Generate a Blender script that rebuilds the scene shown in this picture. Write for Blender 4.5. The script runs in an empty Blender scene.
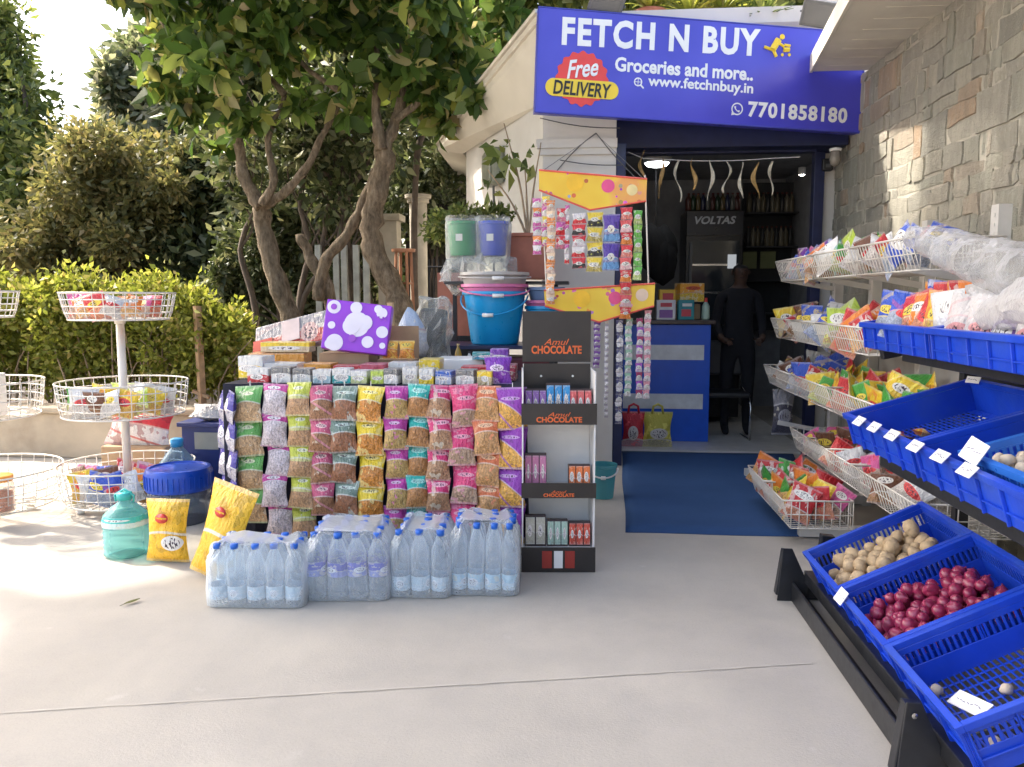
import bpy, bmesh, math, random
import numpy as np
from mathutils import Vector, Matrix, Euler
R = math.radians
rnd = random.Random(7)
COL = bpy.context.scene.collection
SC = bpy.context.scene
# ------------------------------------------------------------------ camera
F, CX, CY, H = 800.0, 512.0, 383.5, 1.4
YAW, PITCH = math.atan(70/800), math.atan(85.5/800)
cd = bpy.data.cameras.new('camera'); cam = bpy.data.objects.new('camera', cd); COL.objects.link(cam)
cam.location = (0, 0, H); cam.rotation_euler = (math.pi/2-PITCH, 0, YAW)
cd.sensor_width = 36; cd.lens = F/1024*36; cd.clip_start = .05; cd.clip_end = 500
SC.camera = cam
RM = Euler((math.pi/2-PITCH, 0, YAW)).to_matrix(); C0 = Vector((0, 0, H))
def ray(px, py): return RM @ Vector(((px-CX)/F, (CY-py)/F, -1))
def aY(px, py, Y): d = ray(px, py); return C0+d*(Y/d.y)
def aZ(px, py, Z=0): d = ray(px, py); return C0+d*((Z-H)/d.z)
def aX(px, py, X): d = ray(px, py); return C0+d*(X/d.x)
def aP(px, py, p, n): d = ray(px, py); return C0+d*((Vector(p)-C0).dot(n)/d.dot(n))
# ------------------------------------------------------------------ materials
class NT:
    def __init__(s, name):
        s.m = bpy.data.materials.new(name); s.m.use_nodes = True; s.t = s.m.node_tree; s.n = s.t.nodes
        s.n.clear(); s.out = s.n.new('ShaderNodeOutputMaterial')
    def new(s, typ, **kw):
        n = s.n.new(typ)
        for k, v in kw.items(): setattr(n, k, v)
        return n
    def set(s, sock, v):
        if isinstance(v, bpy.types.NodeSocket): s.t.links.new(v, sock)
        elif isinstance(v, (tuple, list)) and sock.type == 'RGBA' and len(v) == 3: sock.default_value = (*v, 1)
        else: sock.default_value = v
    def math(s, op, a, b=0, c=None):
        n = s.new('ShaderNodeMath', operation=op); s.set(n.inputs[0], a); s.set(n.inputs[1], b)
        if c is not None: s.set(n.inputs[2], c)
        return n.outputs[0]
    def mix(s, f, a, b, mode='MIX'):
        n = s.new('ShaderNodeMix', data_type='RGBA', blend_type=mode)
        s.set(n.inputs[0], f); s.set(n.inputs[6], a); s.set(n.inputs[7], b); return n.outputs[2]
    def coord(s, k='Object', scale=(1, 1, 1), loc=(0, 0, 0)):
        c = s.new('ShaderNodeTexCoord'); m = s.new('ShaderNodeMapping')
        s.t.links.new(c.outputs[k], m.inputs[0]); m.inputs[3].default_value = scale; m.inputs[1].default_value = loc
        return m.outputs[0]
    def noise(s, co, scale, detail=4, rough=.55):
        n = s.new('ShaderNodeTexNoise'); s.t.links.new(co, n.inputs['Vector'])
        n.inputs['Scale'].default_value = scale; n.inputs['Detail'].default_value = detail; n.inputs['Roughness'].default_value = rough
        return n.outputs[0]
    def ramp(s, f, stops, interp='LINEAR'):
        n = s.new('ShaderNodeValToRGB'); n.color_ramp.interpolation = interp; e = n.color_ramp.elements
        while len(e) < len(stops): e.new(.5)
        for el, (p, c) in zip(e, stops): el.position = p; el.color = (*c, 1) if len(c) == 3 else c
        s.t.links.new(f, n.inputs[0]); return n.outputs[0]
    def bump(s, h, st=.3, dist=.01):
        n = s.new('ShaderNodeBump'); n.inputs['Strength'].default_value = st; n.inputs['Distance'].default_value = dist
        s.t.links.new(h, n.inputs['Height']); return n.outputs[0]
    def bsdf(s, col, rough=.5, metal=0, spec=.5, normal=None, **kw):
        b = s.new('ShaderNodeBsdfPrincipled'); s.set(b.inputs['Base Color'], col); s.set(b.inputs['Roughness'], rough)
        s.set(b.inputs['Metallic'], metal); s.set(b.inputs['Specular IOR Level'], spec)
        if normal: s.t.links.new(normal, b.inputs['Normal'])
        for k, v in kw.items(): s.set(b.inputs[k.replace('_', ' ')], v)
        s.t.links.new(b.outputs[0], s.out.inputs[0]); return b
MC = {}
def mat(name, col, rough=.5, metal=0, var=.12, nscale=9, bump=.0, bscale=60, spec=.5, dirt=None):
    if name in MC: return MC[name]
    t = NT(name); co = t.coord('Object')
    n = t.noise(co, nscale)
    a = tuple(max(0, c*(1-var)) for c in col); b = tuple(min(1, c*(1+var)) for c in col)
    c = t.ramp(n, [(.3, a), (.7, b)])
    if dirt: c = t.mix(t.ramp(t.noise(co, nscale*.6, 8), [(.5, (0, 0, 0)), (.72, (1, 1, 1))]), c, dirt)
    nb = t.bump(t.noise(co, bscale, 5), bump, .01) if bump else None
    r = t.math('ADD', rough-.08, t.math('MULTIPLY', t.noise(co, nscale*2.3), .16))
    t.bsdf(c, r, metal, spec, nb)
    MC[name] = t.m; return t.m
def clear(name, tint=(.9, .95, 1), alpha=.3, rough=.12, bump=.4, bscale=30, col=None):
    if name in MC: return MC[name]
    t = NT(name); co = t.coord('Object')
    nb = t.bump(t.noise(co, bscale, 4, .6), bump, .012)
    tr = t.new('ShaderNodeBsdfTransparent'); tr.inputs[0].default_value = (*tint, 1)
    b = t.new('ShaderNodeBsdfPrincipled'); t.set(b.inputs['Base Color'], col or tint); b.inputs['Roughness'].default_value = rough
    b.inputs['Specular IOR Level'].default_value = .8; t.t.links.new(nb, b.inputs['Normal'])
    fr = t.new('ShaderNodeLayerWeight'); fr.inputs[0].default_value = .35; t.t.links.new(nb, fr.inputs[1])
    f = t.math('ADD', alpha, t.math('MULTIPLY', fr.outputs[1], .55)); 
    m = t.new('ShaderNodeMixShader'); t.t.links.new(f, m.inputs[0]); t.t.links.new(tr.outputs[0], m.inputs[1]); t.t.links.new(b.outputs[0], m.inputs[2])
    t.t.links.new(m.outputs[0], t.out.inputs[0]); MC[name] = t.m; return t.m
def emis(name, col, st):
    if name in MC: return MC[name]
    t = NT(name); e = t.new('ShaderNodeEmission'); t.set(e.inputs[0], col); e.inputs[1].default_value = st
    t.t.links.new(e.outputs[0], t.out.inputs[0]); MC[name] = t.m; return t.m
def leafmat(name, stops, trans=.35, rough=.45):
    if name in MC: return MC[name]
    t = NT(name); a = t.new('ShaderNodeAttribute'); a.attribute_name = 'tint'
    c = t.ramp(a.outputs['Fac'], stops)
    b = t.bsdf(c, rough, 0, .35)
    tl = t.new('ShaderNodeBsdfTranslucent'); c2 = t.mix(1.0, c, (1.0, 1.0, .45), 'MULTIPLY'); c3 = t.mix(.5, c2, c)
    t.t.links.new(c3, tl.inputs[0]); m = t.new('ShaderNodeMixShader'); m.inputs[0].default_value = trans
    t.t.links.new(b.outputs[0], m.inputs[1]); t.t.links.new(tl.outputs[0], m.inputs[2]); t.t.links.new(m.outputs[0], t.out.inputs[0])
    MC[name] = t.m; return t.m
def packmat(name, top, bot, acc=(.9, .85, .8), split=.55, grain=.5, logo=(.5, .75, .33, .12), rough=.28, diag=0, ink=(.05, .03, .05), gs=22):
    """printed plastic film: header colour, food window, logo disc, small print"""
    if name in MC: return MC[name]
    t = NT(name); c = t.new('ShaderNodeTexCoord'); sp = t.new('ShaderNodeSeparateXYZ'); t.t.links.new(c.outputs['Generated'], sp.inputs[0])
    x, z = sp.outputs[0], sp.outputs[2]
    dx = t.math('SUBTRACT', x, .5)
    edge = t.math('ADD', t.math('MULTIPLY', t.math('MULTIPLY', dx, dx), .35), t.math('MULTIPLY', dx, diag))
    f = t.math('GREATER_THAN', t.math('ADD', z, edge), split)
    co = c.outputs['Generated']
    g = t.noise(co, gs, 3, .6)
    win = t.mix(t.ramp(g, [(.35, (0, 0, 0)), (.62, (1, 1, 1))]), tuple(v*(1-grain) for v in bot), tuple(min(1, v*(1+grain*.5)) for v in bot))
    rq = random.Random(name); hs = lambda: rq.uniform(0, 1)
    colr = t.mix(f, win, top)
    # artwork: soft-edged blotches, a diagonal swoosh and a colour band at the header edge
    sw = t.math('ADD', t.math('MULTIPLY', x, rq.uniform(-1.2, 1.2)), z); c0_ = rq.uniform(.3, 1.0)
    colr = t.mix(t.math('MULTIPLY', t.math('LESS_THAN', t.math('ABSOLUTE', t.math('SUBTRACT', sw, c0_)), rq.uniform(.02, .07)), .8 if hs() < .6 else 0), colr, tuple(min(1, v*.4+w_*.6) for v, w_ in zip(acc, top)))
    bl_ = t.noise(t.coord('Generated', (rq.uniform(2, 5), 1, rq.uniform(2, 5)), (hs()*9, 0, hs()*9)), 1.3, 2)
    colr = t.mix(t.math('MULTIPLY', t.math('GREATER_THAN', bl_, rq.uniform(.56, .66)), .55), colr, rq.choice([acc, tuple(v*.45 for v in top), (.8, .75, .6), tuple(min(1, v*1.5+.1) for v in top)]))
    colr = t.mix(t.math('MULTIPLY', t.math('LESS_THAN', t.math('ABSOLUTE', t.math('SUBTRACT', t.math('ADD', z, edge), split)), .018), .75), colr, tuple(min(1, v*.5+.3) for v in acc))
    logo = (logo[0]+rq.uniform(-.06, .06), logo[1]+rq.uniform(-.03, .03), logo[2]*rq.uniform(.6, 1.1), logo[3]*rq.uniform(.6, 1.1))
    lx, lz, la, lb = logo
    ex = t.math('DIVIDE', t.math('SUBTRACT', x, lx), la); ez = t.math('DIVIDE', t.math('SUBTRACT', z, lz), lb)
    d = t.math('ADD', t.math('MULTIPLY', ex, ex), t.math('MULTIPLY', ez, ez))
    colr = t.mix(t.math('LESS_THAN', d, 1), colr, acc)
    # small print: noise marks inside the logo
    m = t.new('ShaderNodeMapping'); t.t.links.new(co, m.inputs[0]); m.inputs[3].default_value = (rq.uniform(18, 40), 1, rq.uniform(10, 26)); m.inputs[1].default_value = (hs()*20, hs()*9, hs()*20)
    mk = t.math('MULTIPLY', t.math('GREATER_THAN', t.noise(m.outputs[0], 1, 1), .56), t.math('LESS_THAN', d, .55))
    colr = t.mix(mk, colr, ink)
    ends = t.math('GREATER_THAN', t.math('ABSOLUTE', t.math('SUBTRACT', z, .5)), .455)
    colr = t.mix(t.math('MULTIPLY', ends, .6), colr, tuple(v*.55+.25 for v in top))
    wr = t.bump(t.math('ADD', t.noise(t.coord('Object', (1.6, 1, .7)), 34, 3, .6), t.math('MULTIPLY', t.noise(t.coord('Object', (1, 1, 1)), 95, 2, .5), .35)), .75, .022)
    t.bsdf(colr, rough, 0, .6, wr)
    MC[name] = t.m; return t.m
# ------------------------------------------------------------------ mesh builder
class MB:
    def __init__(s): s.v = []; s.f = []; s.mi = []; s.cur = 0; s.tint = []; s.tc = .5
    def mt(s, i): s.cur = i; return s
    def add(s, vs, fs):
        o = len(s.v); s.v += [tuple(p) for p in vs]
        for f in fs: s.f.append(tuple(i+o for i in f)); s.mi.append(s.cur); s.tint.append(s.tc)
        return s
    def box(s, c, d, rot=None, taper=1, org=None):
        x, y, z = d[0]/2, d[1]/2, d[2]/2
        vs = [Vector(p) for p in [(-x, -y, -z), (x, -y, -z), (x, y, -z), (-x, y, -z), (-x*taper, -y*taper, z), (x*taper, -y*taper, z), (x*taper, y*taper, z), (-x*taper, y*taper, z)]]
        if rot is not None:
            M = rot if isinstance(rot, Matrix) else Euler(rot).to_matrix(); vs = [M@p for p in vs]
        c = Vector(c); return s.add([p+c for p in vs], [(0, 3, 2, 1), (4, 5, 6, 7), (0, 1, 5, 4), (1, 2, 6, 5), (2, 3, 7, 6), (3, 0, 4, 7)])
    def span(s, a, b): return s.box([(p+q)/2 for p, q in zip(a, b)], [abs(q-p) for p, q in zip(a, b)])
    def tube(s, pts, r, n=6, cap=True, closed=False):
        pts = [Vector(p) for p in pts]; N = len(pts)
        rs = r if isinstance(r, (list, tuple)) else [r]*N
        vs = []; up = None
        for i, p in enumerate(pts):
            if closed: d = (pts[(i+1) % N]-pts[i-1])
            else: d = pts[min(i+1, N-1)]-pts[max(i-1, 0)]
            d.normalize()
            if up is None:
                up = Vector((0, 0, 1)) if abs(d.z) < .9 else Vector((1, 0, 0))
            a = d.cross(up)
            if a.length < 1e-4: a = d.cross(Vector((0, 1, 0)))
            a.normalize(); b = a.cross(d).normalized(); up = b
            for k in range(n):
                t = 2*math.pi*k/n; vs.append(p+(a*math.cos(t)+b*math.sin(t))*rs[i])
        fs = []
        for i in range(N if closed else N-1):
            j = (i+1) % N
            for k in range(n): fs.append((i*n+k, i*n+(k+1) % n, j*n+(k+1) % n, j*n+k))
        if cap and not closed: fs += [tuple(range(n))[::-1], tuple(range((N-1)*n, N*n))]
        return s.add(vs, fs)
    def bar(s, a, b, w, h=None):
        a, b = Vector(a), Vector(b); d = b-a; q = d.to_track_quat('X', 'Z').to_matrix()
        return s.box((a+b)/2, (d.length, w, h or w), q)
    def lathe(s, prof, c=(0, 0, 0), n=20, cap=True, M=None):
        vs = []
        for r, z in prof:
            for k in range(n): t = 2*math.pi*k/n; vs.append(Vector((r*math.cos(t), r*math.sin(t), z)))
        if M: vs = [M@p for p in vs]
        c = Vector(c); vs = [p+c for p in vs]; fs = []
        for i in range(len(prof)-1):
            for k in range(n): fs.append((i*n+k, i*n+(k+1) % n, (i+1)*n+(k+1) % n, (i+1)*n+k))
        if cap: fs += [tuple(range(n))[::-1], tuple(range((len(prof)-1)*n, len(prof)*n))]
        return s.add(vs, fs)
    def prism(s, poly, a, b):
        """poly: list of Vectors; extruded by vector from +a to +b"""
        n = len(poly); vs = [Vector(p)+Vector(a) for p in poly]+[Vector(p)+Vector(b) for p in poly]
        return s.add(vs, [tuple(range(n))[::-1], tuple(range(n, 2*n))]+[(i, (i+1) % n, n+(i+1) % n, n+i) for i in range(n)])
    def grid(s, P, closed_u=False):
        ny, nx = len(P), len(P[0]); vs = [p for row in P for p in row]; fs = []
        for j in range(ny-1):
            for i in range(nx if closed_u else nx-1): fs.append((j*nx+i, j*nx+(i+1) % nx, (j+1)*nx+(i+1) % nx, (j+1)*nx+i))
        return s.add(vs, fs)
    def mesh(s, name, mats, smooth=False, fix=True):
        me = bpy.data.meshes.new(name); me.from_pydata(s.v, [], s.f)
        for m in (mats if isinstance(mats, (list, tuple)) else [mats]): me.materials.append(m)
        me.polygons.foreach_set('material_index', s.mi)
        if smooth:
            me.polygons.foreach_set('use_smooth', [True]*len(s.f))
        me.update()
        if fix:
            bm = bmesh.new(); bm.from_mesh(me); bmesh.ops.recalc_face_normals(bm, faces=bm.faces); bm.to_mesh(me); bm.free()
        if any(t != .5 for t in s.tint):
            a = me.attributes.new('tint', 'FLOAT', 'FACE'); a.data.foreach_set('value', s.tint)
        return me
    def build(s, name, mats, parent=None, smooth=False, loc=None, rot=None, bevel=0, auto=False, fix=True):
        me = s.mesh(name, mats, smooth or auto, fix)
        o = bpy.data.objects.new(name, me); COL.objects.link(o)
        if auto: me.set_sharp_from_angle(angle=R(38))
        if parent: o.parent = parent
        if loc is not None: o.location = loc
        if rot is not None: o.rotation_euler = rot
        if bevel:
            b = o.modifiers.new('bevel', 'BEVEL'); b.width = bevel; b.segments = 2; b.limit_method = 'ANGLE'; b.angle_limit = R(40)
        return o
def tag(o, label=None, cat=None, group=None, kind=None):
    if label: o['label'] = label
    if cat: o['category'] = cat
    if group: o['group'] = group
    if kind: o['kind'] = kind
    return o
def thing(name, loc, label, cat, group=None, rot=(0, 0, 0)):
    o = bpy.data.objects.new(name, None); COL.objects.link(o); o.location = loc; o.rotation_euler = rot; o.empty_display_size = .1
    return tag(o, label, cat, group)
def link(name, me, parent=None, loc=(0, 0, 0), rot=(0, 0, 0), sc=None):
    o = bpy.data.objects.new(name, me); COL.objects.link(o); o.location = loc; o.rotation_euler = rot
    if sc is not None: o.scale = sc if isinstance(sc, (tuple, list, Vector)) else (sc,)*3
    if parent: o.parent = parent
    return o
def copytree(o, loc=None, rot=None, parent=None):
    c = o.copy(); COL.objects.link(c); c.parent = parent
    if loc is not None: c.location = loc
    if rot is not None: c.rotation_euler = rot
    for ch in list(o.children): copytree(ch, None, None, c)
    return c
def text(name, s, mats, p, xdir, up, w, h, bold=.012, parent=None, depth=.002, shear=0, inv=None, spacing=1.0):
    """lettering mesh fitted to a w x h box centred at p"""
    cu = bpy.data.curves.new('t', 'FONT'); cu.body = s; cu.offset = bold; cu.extrude = .01; cu.shear = shear; cu.space_character = spacing
    cu.resolution_u = 3
    ob = bpy.data.objects.new('t', cu); COL.objects.link(ob)
    me = bpy.data.meshes.new_from_object(ob); bpy.data.objects.remove(ob)
    co = np.empty(len(me.vertices)*3); me.vertices.foreach_get('co', co); co = co.reshape(-1, 3)
    lo, hi = co.min(0), co.max(0); c = (lo+hi)/2; sz = hi-lo
    co = (co-c)*np.array([w/sz[0], h/sz[1], depth/max(sz[2], 1e-6)])
    X = Vector(xdir).normalized(); U = Vector(up).normalized(); N = X.cross(U)
    Mx = np.array([X, U, N]); co = co@Mx+np.array(p)
    me.vertices.foreach_set('co', co.ravel()); me.materials.clear(); me.materials.append(mats); me.update(); me.name = name
    o = bpy.data.objects.new(name, me); COL.objects.link(o)
    if parent: o.parent = parent; 
    return o
# ---- pillow shaped packet, width w (x) height h (z) thickness t (y), front to -y
def pillow(w, h, t, seed=0, nx=8, ny=10, seal=.07, lump=.0):
    r = random.Random(seed); m = MB(); ph = [r.uniform(0, 6) for _ in range(6)]
    def prof(u, e=.0): 
        u = max(0, min(1, u)); return max(0, math.sin(math.pi*u))**.55
    for sd in (-1, 1):
        P = []
        for j in range(ny+1):
            v = j/ny; row = []
            vv = (v-seal)/(1-2*seal)
            for i in range(nx+1):
                u = i/nx; T = t/2*prof(u)*(prof(vv) if 0 < vv < 1 else 0)
                T *= 1+lump*math.sin(5*u+ph[0])*math.sin(7*v+ph[1])+lump*.5*math.sin(13*u+ph[4])*math.sin(11*v+ph[5])
                pinch = 1-.15*math.sin(math.pi*max(0, min(1, vv)))
                x = (u-.5)*w*pinch; wav = .012*w*math.sin(18*u+ph[2])*(1 if vv < .02 or vv > .98 else 0)
                row.append((x, sd*(T+.0004)+wav+.03*t*math.sin(3*u+ph[3])*math.sin(4*v+ph[4]), (v-.5)*h))
            P.append(row)
        m.grid(P)
    return m
PILL = {}
def pillmesh(w, h, t, mt, seed=0, lump=.25):
    k = (round(w, 3), round(h, 3), round(t, 3), mt.name, seed)
    if k not in PILL: PILL[k] = pillow(w, h, t, seed, lump=lump).mesh('packet', mt, True)
    return PILL[k]
def crumple(m, amp, seed, fr=9.0):
    """pushes the vertices along cellular folds: crumpled film"""
    from mathutils import noise as mn
    r = random.Random(seed); o = Vector((r.random()*9, r.random()*9, r.random()*9)); V = []
    for p in m.v:
        q = Vector(p)*fr+o; d = mn.voronoi(q)[0]; k = (d[1]-d[0]-.25)*amp; n = mn.noise_vector(q*1.7)*amp*.7
        V.append(tuple(Vector(p)+n+Vector((n.y, n.z, n.x)).normalized()*k))
    m.v = V; return m
# ------------------------------------------------------------------ leaves
def leaves(n, blobs, size, asp=.42, seed=0, droop=.0, shell=.55, whorl=0, six=False):
    """leaf-sized folded faces spread through ellipsoid clumps; blobs: (cx,cy,cz,rx,ry,rz,weight)"""
    g = np.random.default_rng(seed); B = np.array(blobs, float)
    wt = B[:, 6]*(B[:, 3]*B[:, 4]*B[:, 5])**(2/3); wt /= wt.sum()
    id_ = g.choice(len(B), n, p=wt); b = B[id_]
    d = g.normal(size=(n, 3)); d /= np.linalg.norm(d, axis=1)[:, None]
    rr = (shell+(1-shell)*g.random(n))**.7*(1+.16*g.normal(size=n)*(g.random(n) < .35))
    rr *= 1+.18*np.sin(d[:, 0]*5+b[:, 0]*3)*np.sin(d[:, 2]*6+b[:, 1]*4)
    P = b[:, :3]+d*b[:, 3:6]*rr[:, None]
    if whorl:
        k = n//whorl; ctr = np.repeat(P[:k], whorl, 0)[:n]; P[:len(ctr)] = ctr
    L = size*(.6+.8*g.random(n))
    a = g.normal(size=(n, 3))*.9+d*.9; a[:, 2] -= droop; a /= np.linalg.norm(a, axis=1)[:, None]
    q = g.normal(size=(n, 3)); q[:, 2] *= .6; s = np.cross(a, q); s /= np.linalg.norm(s, axis=1)[:, None]
    nn = np.cross(s, a)
    W = (L*asp/2)[:, None]; L = L[:, None]
    base = P; mid = P+a*L*.5+nn*L*.04; tip = P+a*L-nn*L*.10
    l = mid-s*W+nn*L*.07; r_ = mid+s*W+nn*L*.07
    if six:
        k1, k2 = P+a*L*.28+nn*L*.05, P+a*L*.70+nn*L*.01; cv = nn*L*(g.random((n, 1))*.10-.02); W2 = W*(.75+.5*g.random((n, 1)))
        V = np.stack([base, k1-s*W2*.85+cv, k2-s*W2*.80+cv, tip-nn*L*.10, k2+s*W2*.80+cv, k1+s*W2*.85+cv], 1).reshape(-1, 3)
        return V, g.random(n)
    V = np.stack([base, l, tip, r_], 1).reshape(-1, 3)
    tint = g.random(n)
    return V, tint
def leafobj(name, V, tint, m, parent=None):
    n = len(tint); K_ = len(V)//n; me = bpy.data.meshes.new(name); me.vertices.add(K_*n); me.vertices.foreach_set('co', V.ravel())
    me.loops.add(K_*n); me.loops.foreach_set('vertex_index', np.arange(K_*n, dtype=np.int32))
    me.polygons.add(n); me.polygons.foreach_set('loop_start', np.arange(0, K_*n, K_, dtype=np.int32)); me.polygons.foreach_set('loop_total', np.full(n, K_, dtype=np.int32))
    a = me.attributes.new('tint', 'FLOAT', 'FACE'); a.data.foreach_set('value', tint.astype(np.float32))
    me.materials.append(m); me.update(calc_edges=True); me.validate()
    o = bpy.data.objects.new(name, me); COL.objects.link(o)
    if parent: o.parent = parent
    return o
# ------------------------------------------------------------------ basic materials
M_white = mat('wall_paint', (.66, .64, .60), .8, var=.05, nscale=2.5, bump=.12, bscale=90, dirt=(.58, .55, .50))
M_cream = mat('cream_paint', (.66, .62, .53), .8, var=.06, nscale=2, bump=.1, dirt=(.52, .47, .40))
M_navy = mat('navy_paint', (.012, .018, .07), .4, var=.2)
M_wire = mat('white_coated_wire', (.74, .70, .63), .35, var=.06)
M_black = mat('black_steel', (.016, .017, .02), .36, var=.25, nscale=14, bump=.05)
M_blackm = mat('black_plastic', (.02, .02, .022), .5, var=.2)
M_blue = mat('blue_crate_plastic', (.008, .055, .52), .36, var=.14, nscale=6, bump=.08, spec=.5, dirt=(.03, .085, .48))
M_chrome = mat('chrome', (.6, .6, .6), .18, 1)
M_wood = mat('raw_wood', (.38, .24, .13), .7, var=.3, nscale=12, bump=.2)
M_card = mat('cardboard', (.36, .25, .15), .8, var=.12, bump=.1)
M_paper = mat('white_paper', (.8, .79, .76), .6, var=.04)
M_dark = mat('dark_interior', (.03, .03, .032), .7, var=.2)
M_terra = mat('terracotta_plastic', (.40, .14, .09), .6, var=.12)
M_rubber = mat('grey_rubber', (.1, .1, .1), .6)
# ------------------------------------------------------------------ ground
def ground_mat():
    t = NT('concrete_ground'); co = t.coord('Object')
    big = t.noise(co, .55, 6, .6); med = t.noise(co, 3.1, 8, .65); fine = t.noise(co, 140, 3, .7)
    c = t.ramp(big, [(.3, (.40, .37, .32)), (.7, (.49, .455, .40))])
    c = t.mix(t.math('MULTIPLY', t.ramp(med, [(.42, (0, 0, 0)), (.75, (1, 1, 1))]), .45), c, (.33, .31, .285))
    c = t.mix(t.math('MULTIPLY', t.ramp(fine, [(.3, (1, 1, 1)), (.5, (0, 0, 0))]), .22), c, (.2, .19, .18))
    gr = t.noise(co, 46, 4, .75); c = t.mix(t.math('MULTIPLY', t.ramp(gr, [(.58, (0, 0, 0)), (.74, (1, 1, 1))]), .28), c, (.28, .26, .23))
    st1 = t.noise(t.coord('Object', (1, 1, 1), (4, 2, 0)), 1.7, 7, .72); c = t.mix(t.math('MULTIPLY', t.ramp(st1, [(.50, (0, 0, 0)), (.78, (1, 1, 1))]), .32), c, (.30, .275, .24))
    sp = t.noise(co, 7.7, 2, .5)
    c = t.mix(t.math('MULTIPLY', t.ramp(sp, [(.70, (0, 0, 0)), (.78, (1, 1, 1))]), .3), c, (.6, .58, .54))
    # slightly darker irregular worn patch and a dusty light band
    m2 = t.noise(t.coord('Object', (1.6, .45, 1)), 1.2, 5, .6)
    c = t.mix(t.math('MULTIPLY', t.ramp(m2, [(.5, (0, 0, 0)), (.7, (1, 1, 1))]), .35), c, (.52, .48, .41))
    nb = t.bump(t.noise(co, 90, 6, .7), .25, .006)
    t.bsdf(c, .78, 0, .3, nb); return t.m
m = MB(); m.add([(-150, -60, 0), (150, -60, 0), (150, 260, 0), (-150, 260, 0)], [(0, 1, 2, 3)])
tag(m.build('ground', ground_mat(), fix=False), 'pale concrete forecourt slab', 'ground', kind='structure')
# soil behind the kerb wall
M_soil = mat('soil', (.10, .075, .05), .95, var=.35, nscale=3, bump=.6, bscale=30)
m = MB(); m.add([(-60, 6.75, .004), (-1.9, 6.75, .004), (-1.35, 9.5, .004), (-1.35, 60, .004), (-60, 60, .004)], [(0, 1, 2, 3, 4)])
tag(m.build('soil', M_soil, fix=False), 'bare soil under the trees', 'soil', kind='structure')
# expansion joint: narrow pale mortar seam and a hairline crack
M_seam = mat('seam_mortar', (.50, .47, .42), .9, var=.1)
p0, p1 = aZ(-60, 717), aZ(812, 664); dv = (p1-p0).normalized(); nv = Vector((-dv.y, dv.x, 0))
m = MB(); N = 60; rows = [[], []]
for i in range(N+1):
    c = p0.lerp(p1, i/N)+nv*rnd.uniform(-.002, .002); w = .0018+.0022*rnd.random()
    rows[0].append(c+nv*w+Vector((0, 0, .004))); rows[1].append(c-nv*w+Vector((0, 0, .004)))
m.grid(rows); tag(m.build('pavement_joint', M_seam, fix=False), 'thin pale joint across the concrete', 'joint', kind='structure')
# blue mat at the door
def mat_mat():
    t = NT('blue_carpet'); co = t.coord('Object'); n = t.noise(co, 260, 3, .7); b = t.noise(co, 2.2, 5)
    c = t.mix(t.ramp(b, [(.35, (0, 0, 0)), (.75, (1, 1, 1))]), (.022, .065, .18), (.034, .09, .23))
    t.bsdf(t.mix(.25, c, t.ramp(n, [(.3, (.01, .03, .09)), (.7, (.08, .17, .34))])), .8, 0, .25, t.bump(n, .6, .004)); return t.m
m = MB(); a, b_, c, d = (.27, 4.72), (1.42, 4.72), (1.9, 7.28), (.37, 7.28)
NU = 16; P = []
for j in range(NU+1):
    row = []
    for i in range(NU+1):
        u, v = i/NU, j/NU; x = (a[0]*(1-u)+b_[0]*u)*(1-v)+(d[0]*(1-u)+c[0]*u)*v; y = 4.72+(7.28-4.72)*v
        e = min(u, v, 1-u, 1-v)*NU
        row.append((x+.006*math.sin(9*v), y+.006*math.sin(8*u), .006+.012*min(1, e)+.003*math.sin(7*u+5*v)*math.sin(6*v)))
    P.append(row)
m.grid(P)
o = m.build('door_mat', mat_mat(), smooth=True); tag(o, 'large blue carpet mat laid at the shop door', 'mat')
mo = o.modifiers.new('s', 'SOLIDIFY'); mo.thickness = .006
# fallen leaf and litter
M_dryleaf = mat('dry_leaf', (.16, .17, .05), .7, var=.3)
def fallen(px, py, s, rot, lab):
    m = MB(); P = []
    for j in range(7):
        v = j/6; w = math.sin(math.pi*min(1, v*.93+.03))*.4; P.append([((u-.5)*w*s, v*s, .006+.02*s*(abs(u-.5)*2)**2*2+.05*s*v*v) for u in (0, .5, 1)])
    m.grid(P); m.tube([(0, -.25*s, .005), (0, 0, .007), (0, s*.9, .012)], .0012, 4)
    p = aZ(px, py); o = m.build('fallen_leaf', M_dryleaf, loc=(p.x, p.y, 0.002), rot=(0, 0, rot)); tag(o, lab, 'leaf')
fallen(124, 606, .075, -.6, 'small dry green leaf lying on the concrete before the yellow pet food bag')
# ------------------------------------------------------------------ shop building
S = thing('shop_building', (1, 7, 0), 'white shop building with dark open shutter doorway beside the stone wall', 'building')
off = Vector((-1, -7, 0))
def sb(m, name, mt, **k): return m.build(name, mt, S, loc=off, **k)
ZS = 2.97
m = MB()
# left wing: oblique wall, projecting pilaster, wall over the door, right pilaster
pts = [(-1.29, 8.95), (-.33, 6.75), (-.33, 6.65), (.26, 6.65), (.26, 7.35), (-.2, 7.35), (-.2, 12), (-1.29, 12)]
m.prism([Vector((x, y, 0)) for x, y in pts], (0, 0, 0), (0, 0, 3.6))
m.span((.26, 7.30, 2.72), (2.06, 7.5, 3.6)); m.span((2.06, 7.28, 0), (2.24, 7.5, 3.6))
m.span((-.36, 6.62, 2.55), (.262, 6.655, 2.60)); m.span((-.38, 6.60, 2.60), (.266, 6.655, 2.67))
sb(m, 'wall', M_white)
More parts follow.
